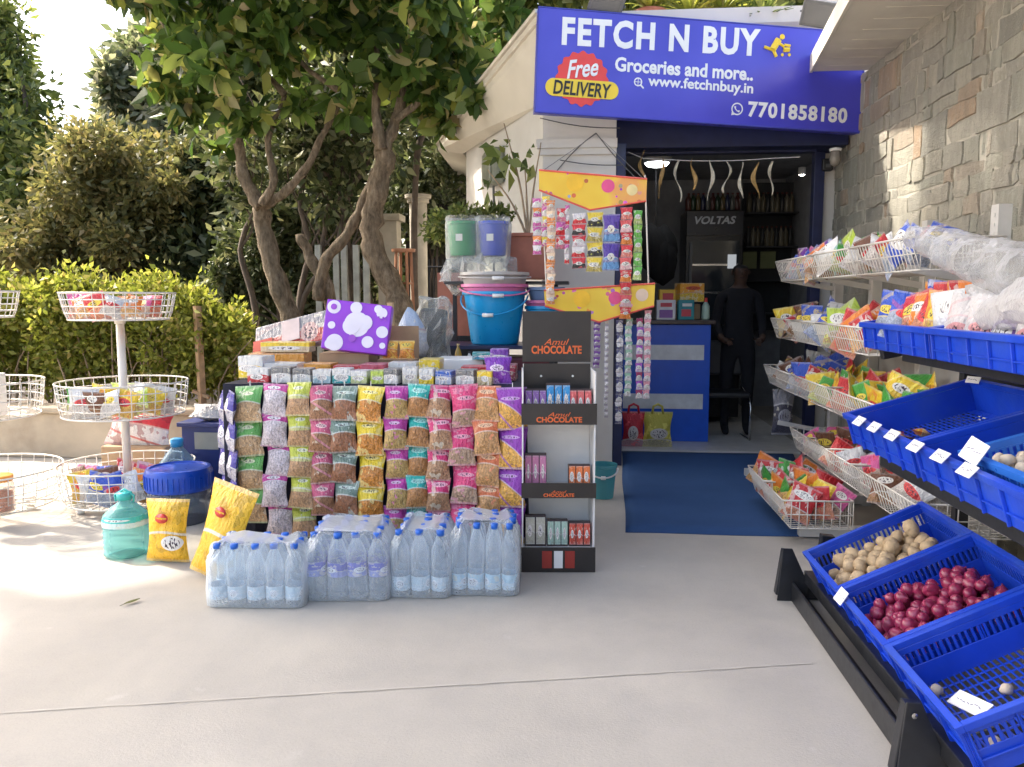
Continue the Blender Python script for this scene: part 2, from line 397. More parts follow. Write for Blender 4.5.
# canopy slab (sloped)
A = Vector((-1.32, 8.9, ZS)); B = Vector((-.33, 6.75, ZS+.02)); Cc = aY(541, 30, 6.3); D = aY(438, 150, 9.1)
Bi = Vector((.8, 6.8, ZS+.1)); Ci = Vector((.6, 6.45, 3.5)); E = Vector((-1.3, 11, ZS)); E2 = Vector((-1.75, 11.2, 3.1))
m = MB(); up = Vector((0, 0, .15))
vs = [A, B, Cc, D, E, E2]; 
def slab(poly, h=.15):
    n = len(poly); m.add([*poly, *[p+Vector((0, 0, h)) for p in poly]], [tuple(range(n)), tuple(range(n, 2*n))[::-1]]+[(i, n+i, n+(i+1) % n, (i+1) % n) for i in range(n)])
Cc2 = Vector((Cc.x+.02, 6.6, Cc.z))
slab([D, Cc, B+Vector((0,-.0,0)), A], .14)
slab([E2, D+Vector((0, .004, 0)), A+Vector((0, .004, 0)), E], .14)
slab([Cc+Vector((.003, 0, 0)), Vector((2.0, 6.9, 3.62)), Vector((2.0, 7.3, 3.3)), Vector((-.3, 7.2, 3.3)), B+Vector((.003, 0, 0.0))], .12)
sb(m, 'canopy', M_cream)
m = MB()
for P0, P1 in ((D, Cc), (E2, D)):
    q = (P1-P0); nrm = Vector((q.y, -q.x, 0)).normalized()*-1
    m.bar(P0+Vector((0, 0, .09))-nrm*.01, P1+Vector((0, 0, .09))-nrm*.01, .035, .05)
    m.bar(P0+Vector((0, 0, .135))-nrm*.02, P1+Vector((0, 0, .135))-nrm*.02, .06, .03)
sb(m, 'fascia_moulding', M_cream)
# right-hand soffit over the stone wall
m = MB(); sfa = aZ(853, 0, 3.14); sfs = (1.76-sfa.x)/(6.58-sfa.y); sxn = 1.76-sfs*4.6; m.prism([Vector(q) for q in ((1.76, 6.58, 0), (2.5, 6.58, 0), (2.5, -3, 0), (sxn, -3, 0), (sxn, 1.98, 0))], (0, 0, 3.14), (0, 0, 3.22)); 
sb(m, 'soffit', M_cream)
m = MB(); m.bar((sxn-.012, 1.98, 3.20), (1.748, 6.6, 3.20), .02, .13)
for k in range(46): m.span((1.80, -2.8+k*.205, 3.137), (2.16, -2.795+k*.205, 3.1395))
sb(m, 'soffit_trim', M_cream)
# shutter box, door frame posts
m = MB(); m.span((.24, 6.9, 2.64), (2.15, 7.29, 2.93)); sb(m, 'shutter_box', M_navy, bevel=.01)
m = MB()
for k in range(2): m.box(((.31+1.97)/2, 7.10+.0*k, 2.635-.022*k+.02), (1.62, .02, .018))
sb(m, 'shutter_curtain', M_navy)
m = MB(); m.span((.262, 6.66, 0), (.34, 6.74, 2.64)); m.span((.265, 6.74, 0), (.31, 7.34, 2.62)); sb(m, 'door_post', M_navy, bevel=.004)
m = MB(); m.span((1.97, 7.20, 0), (2.055, 7.30, 2.64)); sb(m, 'door_post', M_navy, bevel=.004)
# interior room
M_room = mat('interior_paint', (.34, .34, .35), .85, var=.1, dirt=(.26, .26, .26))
m = MB()
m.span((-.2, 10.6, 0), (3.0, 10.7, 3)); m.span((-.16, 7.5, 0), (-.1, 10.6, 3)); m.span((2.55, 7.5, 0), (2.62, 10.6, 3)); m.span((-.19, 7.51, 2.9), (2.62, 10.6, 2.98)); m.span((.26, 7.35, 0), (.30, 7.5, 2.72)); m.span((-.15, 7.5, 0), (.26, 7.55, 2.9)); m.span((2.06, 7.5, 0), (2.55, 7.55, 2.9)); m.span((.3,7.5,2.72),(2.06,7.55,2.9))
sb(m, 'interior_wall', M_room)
m = MB(); m.span((.31, 7.29, .001), (2.05, 10.6, .02)); sb(m, 'interior_floor', mat('floor_tile', (.62, .60, .56), .35, var=.08))
M_lamp = emis('lamp_glow', (.95, .97, 1), 4)
t = thing('ceiling_lamp', (.72, 8.2, 2.9), 'round white ceiling lamp glowing inside the shop near the door', 'lamp')
MB().lathe([(.13, -.05), (.14, 0)], n=24).build('lamp_base', M_paper, t, smooth=True)
MB().lathe([(.02, -.085), (.09, -.08), (.12, -.05)], n=24).build('lamp_shade', M_lamp, t, smooth=True)
t.location = aY(657, 158, 8.2); m = MB().tube([(0, 0, 0), (0, 0, 2.9-t.location.z)], .01, 6).build('lamp_rod', M_paper, t)
t = thing('spot_lamp', aY(802, 173, 9), 'tiny lit spot lamp at the right of the shop interior', 'lamp')
MB().lathe([(.035, -.02), (.04, .06)], n=14).build('lamp_base', M_paper, t, smooth=True)
MB().lathe([(.005, -.03), (.028, -.021)], n=14).build('bulb', emis('spot_glow', (1, .97, .9), 25), t, smooth=True)
# ------------------------------------------------------------------ stone wall
def stone_mat():
    t = NT('wall_stone'); co = t.coord('Object'); a = t.new('ShaderNodeAttribute'); a.attribute_name = 'tint'
    c = t.ramp(a.outputs['Fac'], [(0, (.33, .32, .28)), (.22, (.47, .44, .37)), (.45, (.39, .39, .33)), (.62, (.53, .49, .40)), (.8, (.44, .41, .35)), (.92, (.47, .33, .22)), (1, (.60, .56, .48))])
    st = t.noise(t.coord('Object', (1, 3.2, .7)), 4.5, 8, .68)
    c = t.mix(t.ramp(st, [(.38, (0, 0, 0)), (.68, (1, 1, 1))]), t.mix(.5, c, (.22, .215, .175)), c)
    n2 = t.noise(co, 26, 6, .7); c = t.mix(t.math('MULTIPLY', t.ramp(n2, [(.55, (0, 0, 0)), (.72, (1, 1, 1))]), .65), c, (.50, .47, .40))
    t.bsdf(c, .85, 0, .25, t.bump(t.math('ADD', n2, t.noise(co, 120, 4)), .75, .02)); return t.m
W = thing('stone_wall', (2.17, 3, 0), 'rough grey stone block wall at the right behind the racks', 'wall')
m = MB(); rr = random.Random(5); z = -.02; 
while z < 3.13:
    h = rr.choice([.08, .11, .14, .18, .22]); h = min(h, 3.139-z); y = -2.0+rr.uniform(-.2, 0)
    while y < 7.27:
        l = min(rr.choice([.06, .09, .13, .19, .26, .36]), 7.27-y)
        parts = [(z, h)] if (h < .19 or rr.random() < .6) else [(z, h*.5), (z+h*.5, h*.5)]
        for zz, hh in parts:
            g = .004; pr = rr.uniform(.0, .016); m.tc = min(.999, max(.001, rr.random())); j = lambda: rr.uniform(-.016, .016)
            P = [(y+g, zz+g), (y+l*.5, zz+g), (y+l-g, zz+g), (y+l-g, zz+hh*.5), (y+l-g, zz+hh-g), (y+l*.5, zz+hh-g), (y+g, zz+hh-g), (y+g, zz+hh*.5)]
            fr = [(-pr-.004*rr.random(), a+j()*.8+(.006 if a < y+l/2 else -.006), b+j()*.8) for a, b in P]
            bk = [(.03, a, b) for a, b in P]; ctr = [(-pr-.006, y+l*.5, zz+hh*.5)]
            vs = fr+bk+ctr; n = 8
            m.add(vs, [(i, (i+1) % n, 16) for i in range(n)]+[(i, n+i, n+(i+1) % n, (i+1) % n) for i in range(n)])
        y += l
    z += h
m.build('stones', stone_mat(), W, loc=(0, -3, 0))
M_mort = mat('mortar', (.46, .43, .36), .95, var=.15, nscale=5, bump=.6, bscale=60)
m = MB(); m.span((-.002, -2.2, 0), (.25, 7.27, 3.139)); m.build('mortar', M_mort, W, loc=(0, -3, 0))
# ------------------------------------------------------------------ sign
SBL = aY(535, 112, 6.15); SBR = aY(859, 133, 6.7)
SX = (SBR-SBL).normalized(); SW = (SBR-SBL).length; SN0 = Vector((0, 0, 1)).cross(SX).normalized()*-1
SU = SN0.cross(SX).normalized(); SU = SU if SU.z > 0 else -SU
SHh = .755
t = thing('shop_sign', SBL, 'long blue shop sign board with white lettering and delivery badge above the doorway', 'sign')
def sgt():
    t = NT('sign_vinyl'); co = t.coord('Object'); n = t.noise(co, 1.3, 3)
    c = t.ramp(n, [(.3, (.048, .048, .48)), (.7, (.075, .075, .60))])
    t.bsdf(c, .33, 0, .6, t.bump(t.noise(co, 2.5, 3), .12, .04)); return t.m
NS = Vector(SX).cross(SU)   # towards the viewer
if NS.y > 0: NS = -NS
m = MB(); o4 = [Vector((0, 0, 0)), SX*SW, SX*SW+SU*SHh, SU*SHh]; m.prism(o4, (0, 0, 0), -NS*.09); m.build('board', sgt(), t)
m = MB()
for a, b in ((o4[0], o4[1]), (o4[1], o4[2]), (o4[2], o4[3]), (o4[3], o4[0])): m.bar(a-NS*.045, b-NS*.045, .098, .012) if False else m.tube([a+NS*.001, b+NS*.001], .006, 5)
m.build('frame_edge', mat('sign_edge', (.05, .06, .4), .4), t)
def sp(px, py, d=.003): return aP(px, py, SBL, NS)-SBL+NS*d
mW = mat('white_vinyl', (.82, .84, .85), .4, var=.02); mY = mat('yellow_vinyl', (.85, .62, .04), .4, var=.03); mR = mat('red_vinyl', (.75, .06, .05), .4, var=.04); mK = mat('ink_black', (.02, .02, .02), .5)
def st(name, s, x0, y0, x1, y1, mt, bold=.02, lift=0, **k):
    """fit text between centre-left and centre-right points with pixel heights"""
    a, b = sp(*x0), sp(*x1); return text(name, s, mt, (a+b)/2+NS*lift, b-a, SU, (b-a).length, y0, bold, t, **k)
mpp = 6.3/800
st('lettering', 'FETCH N BUY', (562, 31), 26*mpp, (760, 43), None, mW, .04, spacing=1.16)
st('lettering', 'Groceries and more..', (615, 64), 13.5*mpp, (753, 74), None, mW, .03)
st('lettering', 'www.fetchnbuy.in', (648, 82), 13*mpp, (753, 90), None, mW, .025)
st('lettering', '7701858180', (748, 109), 15*mpp, (847, 116), None, mW, .035, spacing=1.12)
# search icon
def ring(c, r, w, mt, name, n=24, d=.0):
    m = MB(); P = [[], []]
    for k in range(n+1): a = 2*math.pi*k/n; q = SX*math.cos(a)+SU*math.sin(a); P[0].append(c+q*(r+w/2)); P[1].append(c+q*(r-w/2))
    m.grid(P); return m
c = sp(638, 82); m = ring(c, .028, .009, mW, ''); m.bar(c+(SX-SU)*.022, c+(SX-SU)*.045, .006, .010)
for q in (SX, SU): m.bar(c-q*.026, c+q*.026, .004, .004)
m.build('search_icon', mW, t)
c = sp(737, 109); m = ring(c, .042, .010, mW, ''); m.add([c-SX*.045-SU*.05, c-SX*.012-SU*.042, c-SX*.04-SU*.015], [(0, 1, 2)])
m.tube([c+SX*a+SU*b for a, b in ((-.018, .018), (-.014, .0), (.0, -.014), (.018, -.018))], [.009, .004, .004, .009], 6)
m.build('phone_icon', mW, t)
# courier with trolley pictogram
def seg(m, pts, r): m.tube([sp(x, y, .004) for x, y in pts], r, 6)
m = MB(); seg(m, [(778, 40), (772, 50)], .028); seg(m, [(772, 50), (764, 47)], .012); seg(m, [(773, 50), (776, 57)], .013); seg(m, [(777, 42), (784, 47)], .010)
c = sp(782, 37, .004); m.lathe([(.001, 0), (.02, 0), (.02, .003), (.001, .003)], c, 12, M=Matrix((SX, -NS, SU)).transposed()@Euler((math.pi/2, 0, 0)).to_matrix())
seg(m, [(784, 45), (790, 46)], .01); seg(m, [(783, 50), (789, 50)], .018)
for x in (782, 789):
    c = sp(x, 55, .004); m.lathe([(.001, 0), (.012, 0), (.012, .003), (.001, .003)], c, 10, M=Matrix((SX, -NS, SU)).transposed()@Euler((math.pi/2, 0, 0)).to_matrix())
m.build('courier_icon', mY, t)
# scalloped badge
c = sp(582, 79, .004); m = MB(); P = [c]; n = 80
for k in range(n): a = 2*math.pi*k/n; r = .195+.010*math.cos(16*a); P.append(c+SX*math.cos(a)*r+SU*math.sin(a)*r)
m.add(P, [(0, 1+k, 1+(k+1) % n) for k in range(n)]); m.build('badge', mR, t)
m = MB(); c2 = sp(582, 89, .007); P = []
for k in range(40):
    a = 2*math.pi*k/40; s_ = 1 if math.cos(a) > 0 else -1; P.append(c2+(SX*(.215*s_+.065*math.cos(a))+SU*.065*math.sin(a)))
m.add(P, [tuple(range(40))]); m.build('badge_band', mY, t)
st('lettering', 'Free', (567, 70), 17*mpp, (598, 67), None, mW, .02, shear=.2, lift=.008)
st('lettering', 'DELIVERY', (553, 87), 13*mpp, (611, 92), None, mK, .02, shear=.15, lift=.008)
# floodlights
def flood(px, py, Y, rz, lab, s=1):
    f = thing('floodlight', aY(px, py, Y), lab, 'floodlight', rot=(R(25), R(18), rz))
    MB().box((0, 0, 0), (.26*s, .05, .18*s)).build('housing', mat('grey_cast_metal', (.13, .13, .13), .5), f, bevel=.008)
    MB().box((0, -.028, 0), (.21*s, .006, .14*s)).build('glass', mat('lamp_glass', (.12, .12, .12), .15), f)
    m = MB(); [m.span((-.12*s+k*.03*s, .026, -.07*s), (-.115*s+k*.03*s, .05, .07*s)) for k in range(9)]; m.build('fins', M_rubber, f)
    m = MB(); m.tube([(-.14*s, 0, 0), (-.14*s, .1, 0), (.14*s, .1, 0), (.14*s, 0, 0)], .008, 5); m.tube([(0, .1, 0), (-.12, .3, .06), (-.2, .5, .1)], .014, 6); m.build('bracket', M_rubber, f)
flood(820, 14, 6.2, R(-25), 'dark grey floodlight on an arm above the right of the blue sign')
flood(607, 2, 6.3, R(5), 'pale square floodlight cut by the frame above the blue sign', 1)
# CCTV camera and junction
f = thing('security_camera', aY(835, 160, 6.9), 'small round security camera under the right end of the sign', 'camera')
MB().lathe([(.045, .07), (.05, .09), (.01, .1)], n=14).build('mount', M_paper, f, smooth=True)
MB().lathe([(.01, -.05), (.035, -.035), (.045, 0), (.04, .07)], n=14).build('dome', mat('smoked_dome', (.25, .22, .18), .2), f, smooth=True)
f = thing('door_bell', aY(827, 165, 7.2), 'black alarm box on the navy door post', 'alarm box')
MB().box((0, 0, 0), (.09, .07, .1)).build('box_body', M_blackm, f, bevel=.01); MB().box((0, -.037, -.01), (.04, .006, .03)).build('grille', M_rubber, f)
# meter box on oblique wall
wv = Vector((.96, -2.2, 0)).normalized(); mp = aP(500, 168, Vector((-.33, 6.75, 0)), Vector((2.2, .96, 0)).normalized()); 
f = thing('meter_box', mp+Vector((-.06, -.03, 0)), 'grey green wall box mounted under the canopy on the white wall', 'meter box', rot=(0, 0, math.atan2(wv.y, wv.x)))
MB().box((0, 0, 0), (.34, .12, .34)).build('housing', mat('old_grey_plastic', (.20, .22, .17), .5, var=.3, nscale=6, dirt=(.12, .11, .08)), f, bevel=.03)
MB().box((0, -.07, 0), (.26, .02, .26)).build('cover', mat('old_grey_plastic2', (.27, .28, .22), .35, var=.35, nscale=9), f, bevel=.02)
MB().tube([(0, .0, -.17), (.02, 0, -.5), (.0, 0, -1.2)], .012, 6).build('conduit', M_rubber, f)
# cables on the white wall
m = MB()
for a, b, sag in (((540, 118), (620, 128), 3), ((596, 133), (556, 172), -3), ((596, 133), (636, 178), 2), ((560, 160), (622, 165), 2)):
    m.tube([aY(a[0]+(b[0]-a[0])*k/8, a[1]+(b[1]-a[1])*k/8+sag*math.sin(math.pi*k/8), 6.6) for k in range(9)], .004, 4)
tag(m.build('wall_cable', M_rubber), 'thin grey cables strung across the white wall under the sign', 'cable')
# garland of twisted pendants in the door
def twist(h, s):
    m = MB(); r = random.Random(s); P = []; n = 9; kk = r.uniform(-.03, .03)
    for j in range(n+1):
        v = j/n; a = v*3+s; w = (.004+.014*math.sin(math.pi*v)**1.2); cx = kk*math.sin(v*5)+.015*math.sin(v*math.pi*2+s)
        P.append([(cx-w*math.cos(a), -w*math.sin(a), -v*h), (cx, .01, -v*h-.003), (cx+w*math.cos(a), w*math.sin(a), -v*h)])
    m.grid(P); return m
g = thing('door_garland', (0, 6.85, 0), 'string of nine pale dried twists hanging across the top of the doorway', 'garland')
xs = [(643, 150, 30, 1), (661, 158, 38, 1), (679, 160, 40, 0), (694, 158, 30, 1), (711, 160, 38, 0), (727, 161, 30, 0), (742, 162, 34, 0), (757, 162, 34, 1), (772, 161, 32, 0)]
MB().tube([aY(x, 157+4*math.sin(i/10*math.pi)-(5 if i == 0 else 0), 6.85)-Vector((0, 6.85, 0)) for i, x in enumerate([628, 643, 661, 679, 694, 711, 727, 742, 757, 772, 800])], .003, 4).build('cord', M_paper, g)
mt1 = mat('pale_dried_husk', (.62, .57, .45), .6, var=.2, nscale=30); mt2 = mat('amber_husk', (.42, .26, .09), .6, var=.3, nscale=30)
for i, (x, y, h, k) in enumerate(xs):
    p = aY(x, y, 6.85); o = twist(h*6.85/800, i+1).build('pendant', mt2 if k else mt1, g, smooth=True, loc=p-Vector((0, 6.85, 0)))
    so = o.modifiers.new('s', 'SOLIDIFY'); so.thickness = .004
# ------------------------------------------------------------------ interior furniture
cn = thing('shop_counter', (.3, 7.75, 0), 'blue shop counter with two white stripes just inside the doorway', 'counter')
M_cb = mat('counter_blue', (.01, .10, .62), .35, var=.06); 
m = MB(); m.span((.06, 0, .02), (.92, .55, 1.15)); m.build('body', M_cb, cn, bevel=.006)
MB().span((.02, -.03, 1.15), (.96, .58, 1.19)).build('top', mat('dark_laminate', (.06, .04, .035), .3), cn, bevel=.006)
for z in (.93, .36+.0): 
    zz = {.93: 1.4-353*0+0, }.get(0, 0)
for ya, yb in ((345, 360), (394, 409)):
    z0 = aY(680, yb, 7.74).z; z1 = aY(680, ya, 7.74).z; MB().span((.1, -.006, z0), (.86, -.001, z1)).build('stripe', mat('white_laminate', (.72, .74, .76), .3), cn)
fr = thing('drinks_fridge', (1.12, 9.0, 0), 'dark upright drinks cooler with lit glass door inside the shop', 'fridge')
MB().span((0, 0, .08), (.62, .55, 2.35)).build('cabinet', mat('fridge_black', (.008, .008, .01), .3), fr, bevel=.01)
MB().span((.01, -.02, 2.08), (.61, 0, 2.33)).build('header', mat('fridge_header', (.008, .010, .018), .3), fr)
text('lettering', 'VOLTAS', mat('silver_letter', (.45, .47, .5), .4), (.31, -.026, 2.24), (1, 0, 0), (0, 0, 1), .44, .085, .03, fr, shear=.25)
MB().span((.05, -.03, .3), (.57, -.012, 2.02)).build('door_glass', mat('dark_glass', (.03, .035, .04), .08), fr)
m = MB(); m.span((.04, -.05, .3), (.07, -.02, 2.0)); m.build('handle', M_rubber, fr)
for z in (.7, 1.1, 1.45, 1.75): MB().span((.06, -.036, z), (.56, -.031, z+.02)).build('shelf', M_chrome, fr)
MB().span((.45, -.045, 1.72), (.54, -.033, 1.87)).build('reflection_patch', emis('reflection_glow', (.9, .95, 1), .10), fr)  # small emissive patch standing in for a bright reflection on the door
bt = {}
def bottlemesh(r, h, mt, cap):
    k = (r, h, mt.name, cap.name)
    if k not in bt:
        m = MB(); m.lathe([(r*.9, 0), (r, .02*h), (r, .62*h), (r*.8, .72*h), (r*.35, .86*h), (r*.33, .92*h)], n=12); m.mt(1).lathe([(r*.4, .92*h), (r*.4, h)], n=12); bt[k] = m.mesh('bottle', [mt, cap], True)
    return bt[k]
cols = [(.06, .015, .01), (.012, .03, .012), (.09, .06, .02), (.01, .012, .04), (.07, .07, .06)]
rr = random.Random(2)
for i in range(11):
    o = link('bottle', bottlemesh(.035, .2, mat('bottle_tone_%d' % (i % 5), cols[i % 5], .3), mat('cap_red', (.12, .02, .015), .4)), loc=(1.16+i*.053, 9.15, 2.35))
    tag(o, 'small dim bottle standing in the row on top of the drinks cooler', 'bottle', 'bottles on top of the drinks cooler')
wsf = thing('wall_shelf', (1.95, 9.9, 0), 'dim shelf unit with bottles at the back right of the shop', 'shelf')
m = MB()
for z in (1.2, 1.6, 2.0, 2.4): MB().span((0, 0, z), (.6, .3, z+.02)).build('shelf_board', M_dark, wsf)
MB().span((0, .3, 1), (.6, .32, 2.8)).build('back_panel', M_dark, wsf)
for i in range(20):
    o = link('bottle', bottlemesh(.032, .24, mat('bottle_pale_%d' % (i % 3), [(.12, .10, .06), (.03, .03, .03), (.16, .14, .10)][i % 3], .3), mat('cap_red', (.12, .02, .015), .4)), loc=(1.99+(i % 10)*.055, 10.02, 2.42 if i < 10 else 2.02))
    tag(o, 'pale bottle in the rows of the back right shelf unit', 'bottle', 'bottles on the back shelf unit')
for i, x in enumerate((1.98, 2.2)):
    o = MB().box((0, 0, 0), (.18, .02, .2)).build('notice', mat('olive_paper', (.14, .15, .06), .7), loc=(x, 9.88, 1.85), bevel=.004); tag(o, ('left' if i == 0 else 'right')+'most of two dim olive notices on the shop back shelf', 'notice')
# dark bundle over the counter
m = MB()
for k in range(7):
    a = rr.uniform(0, 6); m.lathe([(.01, -.3), (.11, -.22), (.14, -.05), (.12, .08), (.05, .17), (.01, .2)], (.09*math.cos(a), .05*math.sin(a), .07*math.sin(2*a)), 12)
o = m.build('cloth_bundle', mat('black_cloth', (.008, .008, .009), .9), smooth=True, loc=aY(656, 250, 8.4)); tag(o, 'dark shapeless cloth bundle hanging above the far end of the blue counter', 'bundle')
m = MB(); m.tube([aY(656, 232, 8.4), aY(656, 160, 8.4)], .006, 4); tag(m.build('hanging_cord', M_dark), 'thin dark cord holding the bundle above the counter', 'cord')
# chair with chrome frame
ch = thing('chair', (1.42, 7.95, 0), 'dark chair with curved chrome legs behind the counter end', 'chair')
MB().box((0, .1, .46), (.42, .42, .05)).build('seat', M_blackm, ch, bevel=.02); MB().box((0, .3, .8), (.40, .04, .35)).build('backrest', M_blackm, ch, bevel=.02)
for s in (-1, 1): MB().tube([(s*.2, .3, .95), (s*.2, .31, .5), (s*.2, -.05, .44), (s*.21, -.12, .35), (s*.21, -.1, .03), (s*.2, .3, .015)], .012, 8).build('leg', M_chrome, ch, smooth=True)
# person inside
def skin(name, pts, edges, mt, root=0, sub=2):
    me = bpy.data.meshes.new(name); me.from_pydata([p[:3] for p in pts], edges, []); o = bpy.data.objects.new(name, me); COL.objects.link(o)
    sk = o.modifiers.new('skin', 'SKIN'); 
    for i, p in enumerate(pts): r = p[3]; me.skin_vertices[0].data[i].radius = r if isinstance(r, tuple) else (r, r); me.skin_vertices[0].data[i].use_root = (i == root)
    sb_ = o.modifiers.new('sub', 'SUBSURF'); sb_.levels = sub; sb_.render_levels = sub
    dg = bpy.context.evaluated_depsgraph_get(); m2 = bpy.data.meshes.new_from_object(o.evaluated_get(dg)); bpy.data.objects.remove(o)
    m2.materials.clear(); m2.materials.append(mt); m2.polygons.foreach_set('use_smooth', [True]*len(m2.polygons)); m2.name = name
    return m2
P_ = thing('person', (aY(739, 300, 8.25).x, 8.25, 0), 'person in dark clothes standing inside the shop in front of the cooler with lowered head', 'person')
mc = mat('dark_clothes', (.010, .010, .014), .9); ms = mat('brown_skin', (.07, .035, .022), .6); mh = mat('black_hair', (.006, .005, .005), .6)
pts = [(0, 0, .95, (.15, .11)), (0, 0, 1.12, (.14, .10)), (0, 0, 1.32, (.17, .115)), (0, -.01, 1.45, (.12, .08)), (0, -.03, 1.53, .055), (0, -.05, 1.60, .072), (0, -.06, 1.68, .085), (0, -.055, 1.73, .06),
       (.18, 0, 1.42, .06), (.23, -.02, 1.16, .045), (.20, -.2, 1.0, .033), (.16, -.27, .98, .03),
       (-.18, 0, 1.42, .06), (-.23, -.02, 1.16, .045), (-.20, -.2, 1.0, .033), (-.16, -.27, .98, .03),
       (.10, 0, .86, .095), (.11, 0, .48, .065), (.11, .02, .1, .045), (.11, -.12, .04, .035),
       (-.10, 0, .86, .095), (-.11, 0, .48, .065), (-.11, .02, .1, .045), (-.11, -.12, .04, .035)]
ed = [(0, 1), (1, 2), (2, 3), (3, 4), (4, 5), (5, 6), (6, 7), (3, 8), (8, 9), (9, 10), (10, 11), (3, 12), (12, 13), (13, 14), (14, 15), (0, 16), (16, 17), (17, 18), (18, 19), (0, 20), (20, 21), (21, 22), (22, 23)]
me = skin('body', pts, ed, mc); me.materials.append(ms); me.materials.append(mh)
for p in me.polygons:
    c = p.center
    if c.z > 1.5 or (c.y < -.19 and c.z > .5): p.material_index = 1
    if c.z > 1.69 or (c.z > 1.57 and c.y > -.055) or (c.z > 1.60 and abs(c.x) > .062): p.material_index = 2
link('body', me, P_)
m = MB(); m.tube([(0, -.128, 1.665), (0, -.148, 1.635), (0, -.135, 1.628)], [.010, .014, .009], 8); m.build('nose', ms, P_, smooth=True)
for s in (-1, 1): MB().lathe([(.001, -.006), (.008, 0), (.001, .006)], (s*.030, -.124, 1.668), 8).build('eye', mh, P_, smooth=True); MB().lathe([(.004, -.025), (.012, 0), (.004, .025)], (s*.082, -.05, 1.655), 8).build('ear', ms, P_, smooth=True)
MB().box((0, -.118, 1.600), (.045, .010, .010)).build('mouth', mat('lip_tone', (.05, .02, .018), .6), P_, bevel=.003)
link('hair', skin('hair', [(0, .0, 1.60, .062), (0, -.015, 1.67, .086), (0, -.04, 1.725, .070)], [(0, 1), (1, 2)], mh), P_)
for s in (-1, 1):
    m = MB(); m.tube([(s*.16, -.24, .985), (s*.15, -.28, .975)], [.03, .028], 8)
    for k in range(4): m.tube([(s*(.13+.012*k), -.27, .985), (s*(.12+.012*k), -.32, .975), (s*(.115+.012*k), -.34, .95-.004*k)], [.009, .008, .006], 6)
    m.tube([(s*.125, -.26, 1.0), (s*.10, -.29, 1.0)], [.01, .008], 6)
    m.build('hand', ms, P_, smooth=True)
# things on the counter
def boxthing(name, lab, cat, loc, dim, mt, rot=0, faces=None, group=None, tilt=(0, 0)):
    o = thing(name, loc, lab, cat, group, rot=(tilt[0], tilt[1], rot))
    MB().box((0, 0, dim[2]/2), dim).build('carton', mt, o, bevel=min(dim)*.04)
    if faces:
        for (x, z, w, h, fm) in faces: MB().box((x*dim[0], -dim[1]/2-.001, z*dim[2]), (w*dim[0], .0025, h*dim[2])).build('print', fm, o)
    return o
CT = 1.192
def pc(name, col, **k): return mat(name, col, .4, var=.08, **k)
boxthing('carton_box', 'orange and yellow open display carton at the right of the counter', 'box', (aY(690, 290, 7.9).x, 7.95, CT+.17), (.24, .2, .18), packmat('pk_orange_box', (.85, .38, .03), (.85, .55, .05), (.7, .1, .03), .5, .5), .15, None)
boxthing('carton_box', 'white carton with coloured cups pictured, at the left on the counter', 'box', (aY(668, 310, 7.82).x-.02, 7.86, CT), (.18, .12, .19), pc('white_carton', (.75, .75, .78)), 0, [(0, .3, .7, .4, pc('purple_print', (.25, .1, .4))), (0, .75, .6, .2, pc('red_print', (.6, .05, .08)))])
boxthing('carton_box', 'teal carton standing under the orange display carton on the counter', 'box', (aY(686, 310, 7.82).x, 7.86, CT), (.15, .12, .19), pc('teal_carton', (.01, .25, .3)), 0, [(0, .35, .6, .35, pc('red_print', (.6, .05, .08))), (.05, .75, .6, .15, M_paper)])
boxthing('carton_box', 'small yellow carton behind the white carton on the counter', 'box', (aY(668, 290, 8.0).x, 8.05, CT+.15), (.17, .12, .14), pc('yellow_carton', (.8, .5, .03)), 0, [(0, .5, .6, .5, pc('red_print', (.6, .05, .08)))])
boxthing('carton_box', 'flat brown carton lying under the yellow carton on the counter', 'box', (.95, 8.08, CT), (.4, .2, .15), M_card, 0)
o = thing('squeeze_bottle', (aY(706, 316, 7.85).x, 7.88, CT), 'pale green squeeze bottle with red cap at the counter edge', 'bottle')
MB().lathe([(.035, 0), (.04, .02), (.036, .13), (.015, .17)], n=16).build('bottle_body', pc('pale_green_plastic', (.45, .6, .5)), o, smooth=True); MB().lathe([(.016, .17), (.012, .21)], n=12).build('cap', mR, o)
# ------------------------------------------------------------------ vegetation
G1 = leafmat('leaf_mid_green', [(0, (.07, .10, .03)), (.5, (.15, .20, .055)), (.85, (.26, .29, .09)), (1, (.40, .40, .14))], .45)
G2 = leafmat('leaf_pale', [(0, (.07, .10, .05)), (.5, (.22, .25, .15)), (.8, (.40, .40, .28)), (1, (.55, .52, .40))], .5)
G3 = leafmat('leaf_olive', [(0, (.10, .11, .045)), (.5, (.23, .22, .09)), (.85, (.34, .30, .13)), (1, (.42, .32, .16))], .45)
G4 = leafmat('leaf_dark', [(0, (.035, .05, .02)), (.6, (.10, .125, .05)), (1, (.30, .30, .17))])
G5 = leafmat('leaf_hedge', [(0, (.14, .17, .03)), (.5, (.27, .30, .05)), (.85, (.40, .40, .09)), (1, (.45, .36, .14))], .5)
G6 = leafmat('leaf_broad', [(0, (.04, .08, .02)), (.45, (.09, .16, .035)), (.75, (.17, .24, .06)), (.9, (.38, .40, .10)), (1, (.45, .36, .22))], .5, .32)
def barkmat():
    t = NT('bark'); co = t.coord('Object', (1, 1, .35)); n = t.noise(co, 24, 6, .7); b = t.noise(t.coord('Object'), 5, 5, .65)
    c = t.ramp(n, [(.3, (.06, .045, .03)), (.5, (.20, .15, .10)), (.72, (.36, .29, .21))]); c = t.mix(t.ramp(b, [(.4, (0, 0, 0)), (.65, (1, 1, 1))]), c, t.mix(.5, c, (.10, .085, .06)))
    t.bsdf(c, .9, 0, .2, t.bump(n, 1.0, .04)); return t.m
M_bark = barkmat()
